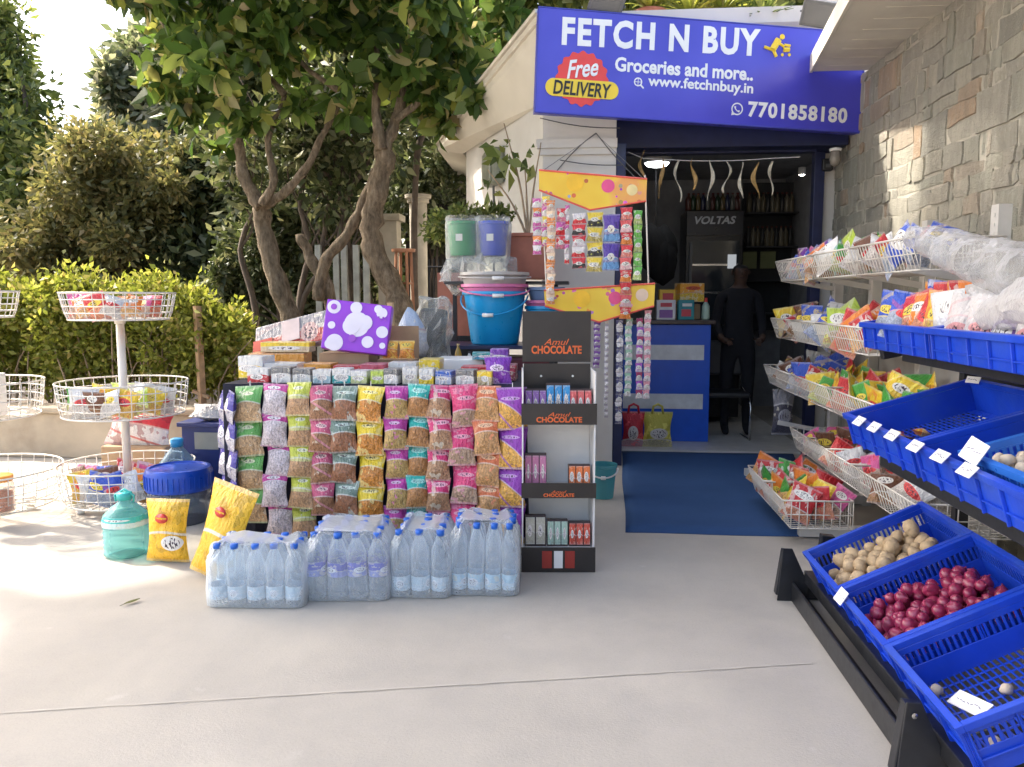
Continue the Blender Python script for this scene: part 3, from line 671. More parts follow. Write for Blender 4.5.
M_barkd = mat('bark_dark', (.10, .075, .055), .9, var=.35, nscale=8, bump=.6, bscale=45)
def limb(m, pts, r0, r1, n=9, sub=5, wob=.02, seed=0):
    r = random.Random(seed); P = [Vector(p) for p in pts]; out = []; N = len(P)
    for i in range(N-1):
        a, b, c, d = P[max(i-1, 0)], P[i], P[i+1], P[min(i+2, N-1)]
        for k in range(sub):
            t = k/sub; out.append(.5*((2*b)+(c-a)*t+(2*a-5*b+4*c-d)*t*t+(3*b-a-3*c+d)*t**3)+Vector((r.uniform(-wob, wob), r.uniform(-wob, wob), 0))*min(1, r0*8))
    out.append(P[-1]); L = len(out)
    rs = [(r0+(r1-r0)*i/(L-1))*(1+.10*math.sin(i*1.7+seed)) for i in range(L)]
    m.tube(out, rs, n)
def crownlimbs(m, base, blobs, r, seed=0, k=2):
    rr = random.Random(seed)
    for b in blobs:
        for q in range(k):
            e = Vector(b[:3])+Vector((rr.uniform(-.5, .5)*b[3], rr.uniform(-.5, .5)*b[4], rr.uniform(-.3, .6)*b[5]))
            mid = base.lerp(e, .5)+Vector((rr.uniform(-.3, .3), rr.uniform(-.3, .3), rr.uniform(-.1, .35)))
            limb(m, [base, mid, e], r, r*.2, 6, 4, .03, rr.randint(0, 99))
def tree(name, label, base, h, r, blobs, n, size, lm, bm=None, seed=0, cat='tree', group=None, asp=.42, top=None, whorl=0, k=2, droop=.2, shell=.35):
    t = thing(name, base, label, cat, group); B = Vector(base); T = Vector(top) if top else B+Vector((rnd.uniform(-.3, .3), 0, h))
    m = MB(); limb(m, [B-Vector((0, 0, .1)), B.lerp(T, .35)+Vector((rnd.uniform(-.1, .1), 0, 0)), T], r, r*.65, 10, 5, .03, seed); crownlimbs(m, T, blobs, r*.5, seed, k)
    m.build('trunk', bm or M_barkd, t, smooth=True, loc=-B)
    V, ti = leaves(n, blobs if name == 'shade_tree' else scatter(blobs, 6, .5, seed)+[(*b[:6], .35) for b in blobs], size, asp, seed, droop, shell, whorl); leafobj('crown', V-np.array(B), ti, lm, t); return t
def scatter(bl, k, f, seed):
    r = random.Random(seed); out = []
    for b in bl:
        for _ in range(k):
            out.append((b[0]+r.uniform(-1, 1)*b[3], b[1]+r.uniform(-1, 1)*b[4], b[2]+r.uniform(-1, 1)*b[5], b[3]*f*r.uniform(.5, 1.3), b[4]*f*r.uniform(.5, 1.3), b[5]*f*r.uniform(.4, 1.1), r.uniform(.4, 1.2)))
    return out
def blob(px, py, Y, rpx, rpy, ry=None, w=1): p = aY(px, py, Y); return (p.x, Y, p.z, rpx*Y/800, ry or (rpx*Y/800), rpy*Y/800, w)
# far trees, each with its own crown
tree('leafy_tree', 'yellow green leafy tree at the far left of the open sky', (-9.2, 13, 0), 2.2, .14, [blob(5, 100, 13, 50, 50), blob(45, 175, 13, 55, 50), blob(5, 215, 12.5, 60, 45), blob(8, 30, 13.5, 26, 40), blob(-60, 80, 13, 60, 110)], 15000, .17, G1, seed=1)
tree('pale_leaf_tree', 'pale grey leaved tree right of the open sky gap', (-6.7, 14.5, 0), 2.5, .16, [blob(150, 75, 14.5, 36, 50), blob(185, 115, 14, 40, 55), blob(120, 115, 15, 22, 25), blob(195, 40, 14.5, 34, 45), blob(160, 165, 14, 48, 35)], 17000, .22, G2, seed=2)
tree('bushy_tree', 'wide olive brown bushy tree at the left centre under the sky gap', (-7.4, 12, 0), .8, .12, [blob(105, 175, 12, 62, 58), blob(60, 235, 11.6, 60, 48), blob(135, 235, 11.8, 55, 52), blob(165, 200, 12, 38, 50)], 26000, .12, G3, seed=3, k=6)
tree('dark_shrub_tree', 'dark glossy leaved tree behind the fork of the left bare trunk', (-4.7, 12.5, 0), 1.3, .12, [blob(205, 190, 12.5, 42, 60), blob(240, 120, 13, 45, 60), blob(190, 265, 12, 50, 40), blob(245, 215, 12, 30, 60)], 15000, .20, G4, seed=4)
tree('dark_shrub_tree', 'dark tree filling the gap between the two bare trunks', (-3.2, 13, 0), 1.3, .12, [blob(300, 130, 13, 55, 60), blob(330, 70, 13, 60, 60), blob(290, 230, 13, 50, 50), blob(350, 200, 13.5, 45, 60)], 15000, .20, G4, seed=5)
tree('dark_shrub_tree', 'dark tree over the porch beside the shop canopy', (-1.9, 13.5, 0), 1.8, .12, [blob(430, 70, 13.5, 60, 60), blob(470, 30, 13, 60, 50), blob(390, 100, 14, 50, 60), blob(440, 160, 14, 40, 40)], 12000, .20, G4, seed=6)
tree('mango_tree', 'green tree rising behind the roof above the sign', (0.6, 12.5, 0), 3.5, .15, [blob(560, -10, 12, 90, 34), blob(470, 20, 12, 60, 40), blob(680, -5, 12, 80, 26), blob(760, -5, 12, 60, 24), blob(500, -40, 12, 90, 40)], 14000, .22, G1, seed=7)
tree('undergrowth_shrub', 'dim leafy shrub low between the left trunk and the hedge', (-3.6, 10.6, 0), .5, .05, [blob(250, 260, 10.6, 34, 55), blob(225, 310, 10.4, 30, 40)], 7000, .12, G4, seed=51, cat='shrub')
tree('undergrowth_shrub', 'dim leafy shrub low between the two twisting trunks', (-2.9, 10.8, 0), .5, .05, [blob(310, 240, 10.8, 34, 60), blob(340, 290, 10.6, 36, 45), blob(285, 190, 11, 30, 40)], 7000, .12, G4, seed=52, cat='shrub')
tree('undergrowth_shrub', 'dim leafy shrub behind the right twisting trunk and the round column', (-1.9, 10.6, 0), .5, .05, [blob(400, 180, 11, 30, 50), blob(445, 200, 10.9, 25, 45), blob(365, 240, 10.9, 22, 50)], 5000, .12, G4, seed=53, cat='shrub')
V, ti = leaves(26000, [(-14, 21, 2.0, 8, 2, 2.6, 1), (-4, 20, 2.4, 6, 2, 2.9, 1), (3, 20, 2.5, 6, 2, 3.2, 1), (-22, 20, 2, 7, 2, 3, 1), (-9,17.5,1.1,7,1.2,1.3,1)], .42, .5, 8, 0, .3)
tag(leafobj('far_wood', V, ti, G4), 'dark green mass of distant woodland closing the view behind the trees', 'woodland', kind='stuff')
# broad-leaf trees with bare twisting trunks
def pY(pts, Y): return [aY(x, y, Y+(k if False else 0)) for k, (x, y) in enumerate(pts)]
bl = [blob(190, 20, 7.6, 60, 40, .8), blob(255, 45, 7.5, 60, 50, .9), blob(240, 95, 7.8, 48, 28, .5), blob(300, 10, 7.4, 60, 50, .9), blob(205, 85, 7.8, 26, 35, .4), blob(220, 130, 8.2, 22, 20, .3), blob(325, 105, 8.2, 26, 18, .3), blob(170, 60, 7.6, 30, 30, .4), blob(170, -40, 7.2, 80, 50, 1.2), blob(280, -70, 7, 90, 50, 1.4)]
t = thing('broadleaf_tree', aY(300, 440, 8.3)*1, 'left twisting bare-trunked tree with broad green leaves', 'tree'); t.location.z = 0; L0 = -t.location
m = MB(); limb(m, [(aY(305, 440, 8.3).x, 8.3, 0), *pY([(298, 345), (280, 290), (264, 235), (262, 205)], 8.2)], .115, .085, 10, 5, .02, 3)
limb(m, pY([(262, 208), (245, 180), (238, 140), (232, 100), (215, 60)], 8.1), .075, .03, 8, 5, .015, 4); limb(m, pY([(264, 205), (285, 192), (308, 165), (325, 130), (345, 95)], 8.0), .055, .025, 8, 5, .015, 5)
limb(m, pY([(262, 205), (274, 180), (268, 140), (285, 95)], 7.9), .05, .02, 6, 4, .01, 6)
for a, b, c in (((232, 100), (190, 60), (160, 20)), ((345, 95), (300, 60), (290, 10)), ((285, 95), (250, 50), (240, 0))): limb(m, pY([a, b, c], 7.8), .035, .012, 6, 4, .02, 7)
m.build('trunk', M_bark, t, smooth=True, loc=L0)
V, ti = leaves(3600, scatter(bl, 7, .38, 1), .19, .50, 11, .35, .12, 4, six=True); leafobj('crown', V+np.array(L0), ti, G6, t)
br = [blob(340, 30, 7.6, 60, 45, .8), blob(400, 30, 7.5, 55, 45, .9), blob(345, 85, 7.7, 40, 25, .5), blob(440, 45, 7.9, 36, 40, .6), blob(435, 120, 8.3, 16, 26, .25), blob(362, 112, 8.3, 22, 18, .25), blob(425, 95, 8.2, 20, 30, .3), blob(470, 5, 8, 45, 30, .6), blob(400, -60, 7, 110, 50, 1.5), blob(455, 75, 7.9, 25, 30, .4)]
t = thing('broadleaf_tree', (aY(410, 440, 8.0).x, 8.0, 0), 'right twisting tree with thick pale trunk beside the porch column', 'tree'); L0 = -t.location
m = MB(); limb(m, [(aY(415, 440, 8.0).x, 8.0, 0), *pY([(408, 330), (392, 285), (372, 245), (374, 205), (384, 165), (382, 135)], 8.0)], .13, .09, 10, 5, .02, 8)
limb(m, pY([(383, 150), (396, 120), (404, 80), (400, 30)], 8.0), .07, .025, 8, 5, .015, 9); limb(m, pY([(382, 150), (376, 110), (378, 60), (365, 20)], 7.9), .06, .02, 8, 5, .01, 9)
limb(m, pY([(396, 120), (425, 95), (440, 60)], 7.9), .04, .015, 6, 5, .01, 9)
limb(m, [(aY(345, 440, 8.2).x, 8.2, 0), *pY([(330, 300), (312, 262), (300, 235)], 8.2)], .08, .05, 8, 5, .015, 10)
limb(m, pY([(318, 300), (325, 262), (345, 238), (362, 205), (376, 170)], 8.1), .065, .045, 8, 5, .015, 12)
m.build('trunk', M_bark, t, smooth=True, loc=L0)
V, ti = leaves(3400, scatter(br, 7, .38, 2), .19, .50, 12, .35, .12, 4, six=True); leafobj('crown', V+np.array(L0), ti, G6, t)
# extra twigs hanging out of the crowns are part of the saplings below
SAP = [([(255, 310), (240, 250), (256, 200), (238, 150)], 'thin pale sapling stem left of the left twisting trunk'), ([(300, 310), (335, 250), (352, 190), (392, 130)], 'thin dark sapling slanting from left to right between the trunks'), ([(372, 310), (350, 250), (340, 200), (310, 150)], 'thin dark sapling slanting to the left behind the pale posts'), ([(415, 180), (425, 120), (405, 70), (420, 20)], 'thin dark stem rising above the round porch column')]
for i, (pts, lab) in enumerate(SAP+[([(330, 300), (322, 250), (330, 190), (318, 120)], 'thin dark sapling stem nearest the left trunk fork'), ([(352, 300), (345, 220), (335, 150), (350, 90)], 'thin dark sapling leaning between the two twisting trees'), ([(300, 300), (310, 250), (300, 200), (310, 150), (300, 100)], 'thin dark crooked sapling behind the left twisting trunk')]):
    t = thing('sapling', (aY(pts[0][0], 300, 9.3).x, 9.3, 0), lab, 'sapling'); m = MB(); limb(m, [(t.location.x, 9.3, 0), *pY(pts, 9.3)], .045, .02, 6, 5, .02, i)
    r = random.Random(i)
    for k in range(6):
        a = aY(*pts[1 + k % (len(pts)-1)], 9.3); limb(m, [a, a+Vector((r.uniform(-.3, .3), 0, .35)), a+Vector((r.uniform(-.6, .6), 0, .9))], .016, .006, 5, 3, .02, k)
    m.build('stem', M_barkd, t, smooth=True, loc=-t.location)
    V, ti = leaves(500, [(aY(*pts[-1], 9.3).x, 9.3, aY(*pts[-1], 9.3).z, .5, .4, .6, 1), (aY(*pts[-2], 9.3).x, 9.3, aY(*pts[-2], 9.3).z, .4, .3, .4, .5)], .14, .42, i+40, .2, .1); leafobj('leafage', V-np.array(t.location), ti, G4, t)
# large tree beside the forecourt, out of view to the left, whose crown shades the shop front
tree('shade_tree', 'large broad tree left of the forecourt spreading overhead', (-6.2, 4.6, 0), 4.2, .25, [(-4.6, 5.0, 6.0, 1.7, 1.6, 1.2, 1), (-5.6, 3.4, 5.8, 1.5, 1.5, 1.1, .6), (-5.0, 1.8, 6.0, 1.5, 1.4, 1.0, .6), (-3.0, 4.2, 6.2, 1.6, 1.6, 1.1, 1), (-5.6, 6.6, 6.2, 1.6, 1.6, 1.2, 1), (-3.6, 6.6, 6.4, 1.6, 1.5, 1.2, 1), (-2.2, 5.6, 6.6, 1.4, 1.4, 1.1, 1), (-3.2, 2.4, 6.4, 1.6, 1.4, 1.1, 1), (-1.8, 3.4, 6.9, 1.6, 1.6, 1.2, 1), (-1.6, 1.2, 6.9, 1.7, 1.6, 1.2, 1)], 11500, .34, G1, M_bark, seed=21)
# ------------------------------------------------------------------ kerb wall and hedge
KB = thing('kerb_wall', (-4, 6.6, 0), 'low stained concrete planter wall in front of the hedge', 'wall')
M_kerb = mat('old_plaster', (.42, .35, .26), .9, var=.2, nscale=2.2, bump=.4, bscale=40, dirt=(.22, .16, .11))
m = MB(); m.span((-10, 6.55, 0), (-1.75, 6.75, .40)); m.build('wall_body', M_kerb, KB, loc=(4, -6.6, 0), bevel=.015)
m = MB(); m.span((-10.02, 6.50, .402), (-1.72, 6.80, .455)); m.build('coping', M_kerb, KB, loc=(4, -6.6, 0), bevel=.015)
hb = []; rr = random.Random(3)
for i in range(34):
    px = -130+i*11; top = 280+7*math.sin(i*.9)+rr.uniform(-4, 6)
    if px > 205: top = 300+rr.uniform(0, 10)
    p = aY(px, top, 7.35); zc = (p.z+.5)/2; hb.append((p.x, 7.35+rr.uniform(-.2, .25), zc, .2, .38, (p.z-.5)/2+.05, 1)); hb.append((p.x+.05, 7.15, p.z-.2, .22, .25, .22, .7))
t = thing('hedge', (-5, 7.35, 0), 'clipped yellow green hedge lit by the sun behind the white basket stands', 'hedge')
V, ti = leaves(42000, hb, .065, .5, 13, -.2, .45); leafobj('hedge_leaves', V-np.array(t.location), ti, G5, t)
m = MB()
for i in range(90):
    x = aY(-130+rr.uniform(0, 385), 300, 7.3).x; y = rr.uniform(7.05, 7.6); a = Vector((x, y, 0)); limb(m, [a, a+Vector((rr.uniform(-.15, .15), rr.uniform(-.1, .1), .6)), a+Vector((rr.uniform(-.35, .35), rr.uniform(-.1, .1), rr.uniform(.9, 1.35)))], .012, .004, 5, 3, .02, i)
m.build('hedge_stems', mat('twig', (.30, .22, .14), .9, var=.3), t, loc=-t.location)
t = thing('wooden_stake', (aY(203, 400, 6.95).x, 6.95, 0), 'pale weathered stake standing at the right end of the hedge', 'stake')
m = MB(); m.bar((0, 0, 0), (-.03, .02, aY(199, 306, 6.95).z), .055, .05); m.build('post', M_wood, t); 
m = MB(); m.bar((.06, -.0, .5), (-.09, .0, .56), .04, .03); m.build('cross_piece', M_wood, t, bevel=.003)
# ------------------------------------------------------------------ porch of the neighbouring house
PH = thing('neighbour_porch', (-2.5, 12, 0), 'shaded porch of a neighbouring house behind the tree trunks', 'building')
L0 = -PH.location; Md = mat('shaded_render', (.05, .045, .04), .9, var=.3, nscale=2, bump=.3)  # back wall colour kept very dark so it carries the porch shade
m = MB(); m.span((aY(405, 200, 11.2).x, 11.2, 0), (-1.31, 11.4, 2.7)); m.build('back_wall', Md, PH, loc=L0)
M_col = mat('column_render', (.46, .42, .34), .85, var=.15, nscale=4, bump=.3, dirt=(.25, .22, .17))
for px, w, top, Y in ((418, .105, 195, 9.6), (389, .12, 215, 9.9)):
    p = aY(px, top, Y); m = MB()
    if px == 418: m.lathe([(w, 0), (w, p.z-.1), (w*1.25, p.z-.09), (w*1.25, p.z-.05), (w*1.5, p.z-.04), (w*1.5, p.z)], (p.x, Y, 0), 20)
    else: m.span((p.x-w, Y-w, 0), (p.x+w, Y+w, p.z-.08)); m.span((p.x-w*1.4, Y-w*1.4, p.z-.078), (p.x+w*1.4, Y+w*1.4, p.z))
    m.build('column', M_col, PH, loc=L0, auto=True)
fn = thing('rail_fence', (aY(350, 300, 9.2).x, 9.2, 0), 'row of pale square railing posts behind the right twisting tree', 'fence')
for i, x in enumerate((318, 336, 344, 356, 366)):
    p = aY(x, 245, 9.2); MB().box((p.x-fn.location.x, 0, p.z/2), (.07, .05, p.z)).build('post', mat('pale_rail', (.34, .35, .32), .7, var=.2), fn, bevel=.005)
MB().span((-.5, -.02, 1.0), (.35, .02, 1.05)).build('rail', mat('pale_rail', (.34, .35, .32), .7), fn)
mg = MB(); 
for k in range(22): mg.tube([(k*.06, 0, 0), (k*.06, 0, 1.9)], .008, 5)
mg.tube([(0, 0, 1.8), (1.3, 0, 1.8)], .012, 5); mg.tube([(0, 0, .3), (1.3, 0, .3)], .012, 5)
o = mg.build('iron_gate', M_black, loc=(aY(425, 300, 10.3).x, 10.3, 0)); tag(o, 'black iron bar gate in shade behind the round porch column', 'gate')
st_ = thing('wooden_stool', (aY(404, 290, 8.2).x, 8.2, 0), 'tall wooden stool standing between the porch columns', 'stool')
z = aY(404, 249, 8.2).z; MB().lathe([(.12, z-.03), (.125, z)], n=18).build('seat', mat('red_wood', (.36, .16, .08), .5), st_, auto=True)
for a in range(4):
    q = a*math.pi/2+.6; MB().bar((.08*math.cos(q), .08*math.sin(q), z-.03), (.15*math.cos(q), .15*math.sin(q), 0), .025).build('leg', mat('red_wood', (.36, .16, .08), .5), st_)
MB().tube([(.10*math.cos(a*math.pi/2+.6), .10*math.sin(a*math.pi/2+.6), z-.35) for a in range(4)], .01, 5, closed=True).build('foot_ring', mat('red_wood', (.36, .16, .08), .5), st_)
# plants on the roof above the sign
def spiky(px, py, Y, n, L, mt, lab, seed):
    r = random.Random(seed); p = aY(px, py, Y); t = thing('roof_plant', p, lab, 'plant'); m = MB()
    for k in range(n):
        a = r.uniform(0, 6.28); e = r.uniform(.5, 1.3); P = []; w = .016
        m.tc = r.random()*.98+.01
        for j in range(6):
            v = j/5; rad = L*v*math.cos(e)*(1+.2*v); zz = L*v*math.sin(e)-.5*L*v*v*math.cos(e); c = Vector((rad*math.cos(a), rad*math.sin(a), zz)); s = Vector((-math.sin(a), math.cos(a), 0))*w*(1-v)*(1+2*v); P.append([c-s, c+Vector((0, 0, -.004)), c+s])
        m.grid(P)
    m.build('fronds', mt, t); MB().lathe([(.09, -.22), (.13, -.02), (.14, 0), (.12, 0)], n=14).build('pot', M_terra, t, smooth=True)
for i, (x, y, L, lab) in enumerate([(762, 22, .30, 'spiky green potted plant on the roof right above the courier symbol'), (742, 24, .25, 'small spiky plant on the roof above the letter Y of the sign'), (690, 14, .42, 'broad yellow green palm-like plant on the roof above the middle of the sign'), (650, 8, .40, 'yellow green plant on the roof behind the top of the sign left of the middle'), (722, 10, .42, 'pale frond plant between the palm-like plant and the small spiky ones')]):
    spiky(x, y+4, 6.95, 46, L, G5 if i > 1 else G1, lab, i)
m = MB(); m.span((.15, 6.72, 3.50), (2.1, 7.3, 3.505)); 
# pale upper storey behind
ub = thing('rear_building', (2.2, 14, 0), 'pale building behind the roof at the right of the sign', 'building')
MB().span((-.6, 0, 0), (6, 4, 9)).build('wall', M_cream, ub); MB().span((.0, -.05, 6.0), (1.2, .0, 7.2)).build('window', mat('win_dark', (.05, .06, .07), .2), ub)
# ------------------------------------------------------------------ round wire basket stands
def wirebasket(r1, r0, h):
    m = MB(); n = 34
    for v, rr_ in ((0, r0), (.25, None), (.5, None), (.75, None), (1, r1)):
        q = r0+(r1-r0)*(v**.7); th = .0056 if v in (0, 1) else .0036
        m.tube([(q*math.cos(2*math.pi*k/40), q*math.sin(2*math.pi*k/40), v*h) for k in range(40)], th, 5, closed=True)
    for k in range(n):
        a = 2*math.pi*k/n; m.tube([((r0+(r1-r0)*(v**.7))*math.cos(a), (r0+(r1-r0)*(v**.7))*math.sin(a), v*h) for v in (1, .6, .25, 0)]+[(r0*.5*math.cos(a), r0*.5*math.sin(a), 0)], .0033, 4)
    for q in (.5, .78): m.tube([(q*r0*math.cos(2*math.pi*k/30), q*r0*math.sin(2*math.pi*k/30), 0) for k in range(30)], .0026, 4, closed=True)
    for k in range(4): a = k*math.pi/2+.3; m.tube([(.03*math.cos(a), .03*math.sin(a), 0), (r0*math.cos(a), r0*math.sin(a), 0)], .004, 5)
    return m
PX = Vector((0, 0, 0)); tiers = []
def basketstand(px, Y, lab, dims):
    x = aY(px, 400, Y).x; t = thing('basket_stand', (x, Y, 0), lab, 'stand')
    MB().tube([(0, 0, .06), (0, 0, dims[0][0]+.02)], .026, 12).build('pole', M_wire, t, smooth=True)
    for z, r1, r0, h in dims: wirebasket(r1, r0, h).build('basket', M_wire, t, smooth=True, loc=(0, 0, z)); MB().lathe([(.034, z-.03), (.034, z+.02)], n=12).build('collar', M_wire, t, smooth=True)
    for k in range(4):
        a = k*math.pi/2+.62; q = Vector((math.cos(a), math.sin(a), 0)); f = MB().bar(q*.02+Vector((0, 0, .07)), q*.30+Vector((0, 0, .07)), .04, .03).build('foot', M_wire, t, bevel=.004)
        c = MB().box(q*.29+Vector((0, 0, .06)), (.05, .05, .06)).build('foot_cap', M_wire, f, bevel=.005); MB().lathe([(.022, .002), (.026, .012), (.02, .03)], q*.29, 12).build('glide', M_wire, f, smooth=True)
    return t
YA = 5.0; zt = lambda py, Y=YA: 1.4-(py-298)*Y/800
DA = [(zt(322), .345, .30, .16), (zt(424), .40, .37, .20), (zt(526), .42, .385, .25)]
DA = [(zt(320), .345, .30, .17), (zt(419), .40, .37, .21), (.085, .42, .385, .225)]
xA = aY(124, 400, YA).x
tA = basketstand(124, YA, 'white three tier round wire basket stand beside the blue lidded jar', DA)
tB = basketstand(-30, 4.75, 'white three tier round wire basket stand cut by the left edge of the photo', [(zt(318, 4.75), .31, .27, .16), (zt(424, 4.75), .42, .39, .22), (.08, .50, .46, .225)])
K = dict(
 red=((.55, .02, .03), (.6, .25, .15)), orange=((.8, .22, .02), (.7, .4, .15)), yellow=((.8, .55, .03), (.75, .45, .1)), green=((.06, .35, .05), (.5, .5, .2)), lime=((.45, .6, .06), (.5, .35, .15)),
 blue=((.02, .08, .5), (.35, .4, .5)), purple=((.16, .03, .30), (.55, .4, .1)), pink=((.65, .10, .30), (.55, .4, .3)), white=((.7, .7, .7), (.6, .55, .5)), teal=((.01, .35, .35), (.5, .6, .5)), brown=((.16, .06, .03), (.3, .15, .06)))
def pk(c, var=0):
    a, b = K[c]; acc = [(.85, .83, .78), (.85, .65, .08), (.7, .05, .05)][var % 3]
    return packmat('packet_%s_%d' % (c, var), a, b, acc, .35+.12*var, .4, (.5, .72-.1*var, .34, .14))
def heap(name, items, cat, where, group, size=(.15, .20, .05), seed=0, upright=True):
    """items: list of (x,y,z,colour) placements"""
    r = random.Random(seed); out = []
    for i, (x, y, z, c) in enumerate(items):
        me = pillmesh(*size, pk(c, (i+seed) % 3), i % 4, .3)
        rot = (r.uniform(-.5, .35), r.uniform(-.35, .35), r.uniform(-.5, .5)) if upright else (R(-90)+r.uniform(-.5, .5), r.uniform(-.3, .3), r.uniform(0, 6.28))
        o = link(name, me, loc=(x, y, z), rot=rot, sc=r.uniform(.88, 1.15)); tag(o, '%s %s' % (c, where), cat, group); out.append(o)
    return out
def ringitems(cx, cy, z, r, cols, dz=0):
    n = len(cols); rr = random.Random(n+int(cx*100)); res = []
    for i, c in enumerate(cols):
        if i < n*.6: a = math.pi+math.pi*(i+.5)/(n*.6); q = r*.72
        else: a = rr.uniform(0, 6.28); q = r*.3*rr.random()
        if q < .09: q = .12
        res.append((cx+q*math.cos(a), cy+q*math.sin(a), z, c))
    return res
heap('snack_packet', ringitems(xA, YA, DA[0][0]+.085, .31, ['orange', 'pink', 'orange', 'red', 'white', 'orange', 'pink', 'red', 'orange', 'red', 'orange', 'pink']), 'snack packet', 'glossy packet in the top basket of the stand by the hedge', 'packets in the top basket', (.15, .15, .05), 1)
heap('snack_packet', ringitems(xA, YA, DA[1][0]+.095, .37, ['white', 'green', 'white', 'white', 'brown', 'white', 'yellow', 'lime', 'yellow', 'white', 'yellow', 'white', 'lime', 'white', 'white', 'yellow']), 'snack packet', 'glossy packet in the middle basket of the stand by the hedge', 'packets in the middle basket', (.16, .17, .05), 2)
heap('snack_packet', ringitems(xA, YA, DA[2][0]+.11, .38, ['pink', 'brown', 'yellow', 'white', 'blue', 'blue', 'white', 'orange', 'red', 'yellow', 'pink', 'blue', 'red', 'pink', 'white', 'brown']), 'snack packet', 'glossy packet in the bottom basket of the stand by the hedge', 'packets in the bottom basket', (.16, .20, .06), 3)
xB = tB.location.x
heap('snack_packet', ringitems(xB, 4.75, zt(318, 4.75)+.08, .28, ['white', 'purple', 'white', 'orange', 'white', 'white']), 'snack packet', 'glossy packet in the top basket at the left photo edge', 'packets in the left edge top basket', (.14, .15, .05), 4)
# left edge stand: cartons and jars
for i, (dx, dy, c, l) in enumerate([(.20, -.22, (.05, .45, .45), 'teal and white printed carton in the middle basket at the left photo edge'), (.05, -.28, (.6, .6, .6), 'white carton beside the teal one in the left edge middle basket')]):
    boxthing('carton_box', l, 'box', (xB+dx, 4.75+dy, zt(424, 4.75)+.005), (.13, .09, .17), M_paper, .1, [(0, .4, .9, .35, mat('teal_print%d' % i, c, .4)), (0, .8, .6, .12, mat('teal_print%d' % i, c, .4))])
boxthing('carton_box', 'tall plain white carton rising from the left edge middle basket', 'box', (xB+.17, 4.72, zt(424, 4.75)+.005), (.14, .1, .27), M_paper, .2, None)
boxthing('carton_box', 'blue and white carton low in the left edge bottom basket', 'box', (xB+.18, 4.36, .09+.005), (.12, .08, .15), M_paper, .1, [(0, .35, .8, .3, mat('blue_print', (.02, .12, .5), .4)), (0, .7, .5, .12, mat('blue_print', (.02, .12, .5), .4))])
j = thing('plastic_jar', (xB+.34, 4.52, .09+.005), 'clear jar of orange snacks with orange lid in the left edge bottom basket', 'jar')
MB().lathe([(.075, 0), (.08, .02), (.08, .17), (.07, .19)], n=22).build('jar_body', clear('jar_plastic', (.95, .9, .85), .15, .08, .1), j, smooth=True)
MB().lathe([(.068, .004), (.07, .12), (.01, .14)], n=18).build('contents', packmat('orange_snack', (.6, .2, .06), (.6, .2, .06), (.7, .3, .1), .5, .6), j, smooth=True)
MB().lathe([(.074, .19), (.078, .195), (.078, .225), (.07, .23)], n=22).build('lid', mat('orange_lid', (.75, .3, .05), .4), j, auto=True)
j = thing('plastic_jar', (xB+.05, 4.40, .09+.005), 'pale wrapped jar with white lid left of the orange lidded jar', 'jar')
MB().lathe([(.075, 0), (.08, .02), (.08, .17), (.07, .19)], n=22).build('jar_body', mat('milky_plastic', (.5, .5, .48), .3), j, smooth=True); MB().lathe([(.074, .19), (.078, .195), (.078, .225)], n=22).build('lid', M_paper, j, auto=True)
# big red-white packet on the ground against the kerb
o = link('snack_packet', pillmesh(.50, .34, .12, packmat('big_red_white', (.62, .02, .04), (.78, .76, .74), (.8, .3, .2), .55, .08, (.7, .8, .12, .08)), 1), loc=(aY(143, 475, 5.6).x, 5.6, .46), rot=(-.12, .14, .05)); tag(o, 'large red and white pillow packet propped behind the basket stand pole', 'snack packet')
o = boxthing('carton_box', 'brown carton under the large red and white packet', 'box', (aY(143, 500, 5.6).x, 5.65, 0), (.5, .3, .32), M_card)
# ------------------------------------------------------------------ display table
TZ = .93; TX0, TX1, TY0, TY1 = aY(226, 400, 4.2).x, aY(524, 400, 4.2).x, 4.2, 5.15
T = thing('display_table', ((TX0+TX1)/2, 4.6, 0), 'long display table under a dark navy drape hung with snack packet strips', 'table'); L0 = -T.location
MB().span((TX0, TY0, TZ-.03), (TX1, TY1, TZ)).build('tabletop', M_wood, T, loc=L0)
for x in (TX0+.05, TX1-.05):
    for y in (TY0+.05, TY1-.05): MB().bar((x, y, 0), (x, y, TZ-.03), .04).build('leg', M_blackm, T, loc=L0)
M_drape = mat('navy_drape', (.010, .011, .03), .85, var=.3, nscale=4, bump=.3)
m = MB(); P = []; per = []
for k in range(60): per.append((TX0-.01, TY1-(TY1-TY0+.01)*k/60, k))
for k in range(121): per.append((TX0-.01+(TX1-TX0+.02)*k/120, TY0-.01, k+60))
for k in range(1, 61): per.append((TX1+.01, TY0-.01+(TY1-TY0)*k/60, k))
for j in range(9):
    v = j/8; row = []
    for (x, y, k) in per:
        a = .018*v*math.sin(k*.55)+.008*v*math.sin(k*1.3+2); sx = -1 if x < TX0 else (1 if x > TX1 else 0); sy = -1 if y < TY0 else 0
        row.append((x+a*sx, y+(a if sy else 0)*-1-(.0), TZ+.003-v*(TZ-.05)))
    P.append(row)
m.grid(P); m.span((TX0-.01, TY0-.01, TZ+.001), (TX1+.01, TY1, TZ+.004))
m.build('drape', M_drape, T, smooth=False, loc=L0, auto=True)
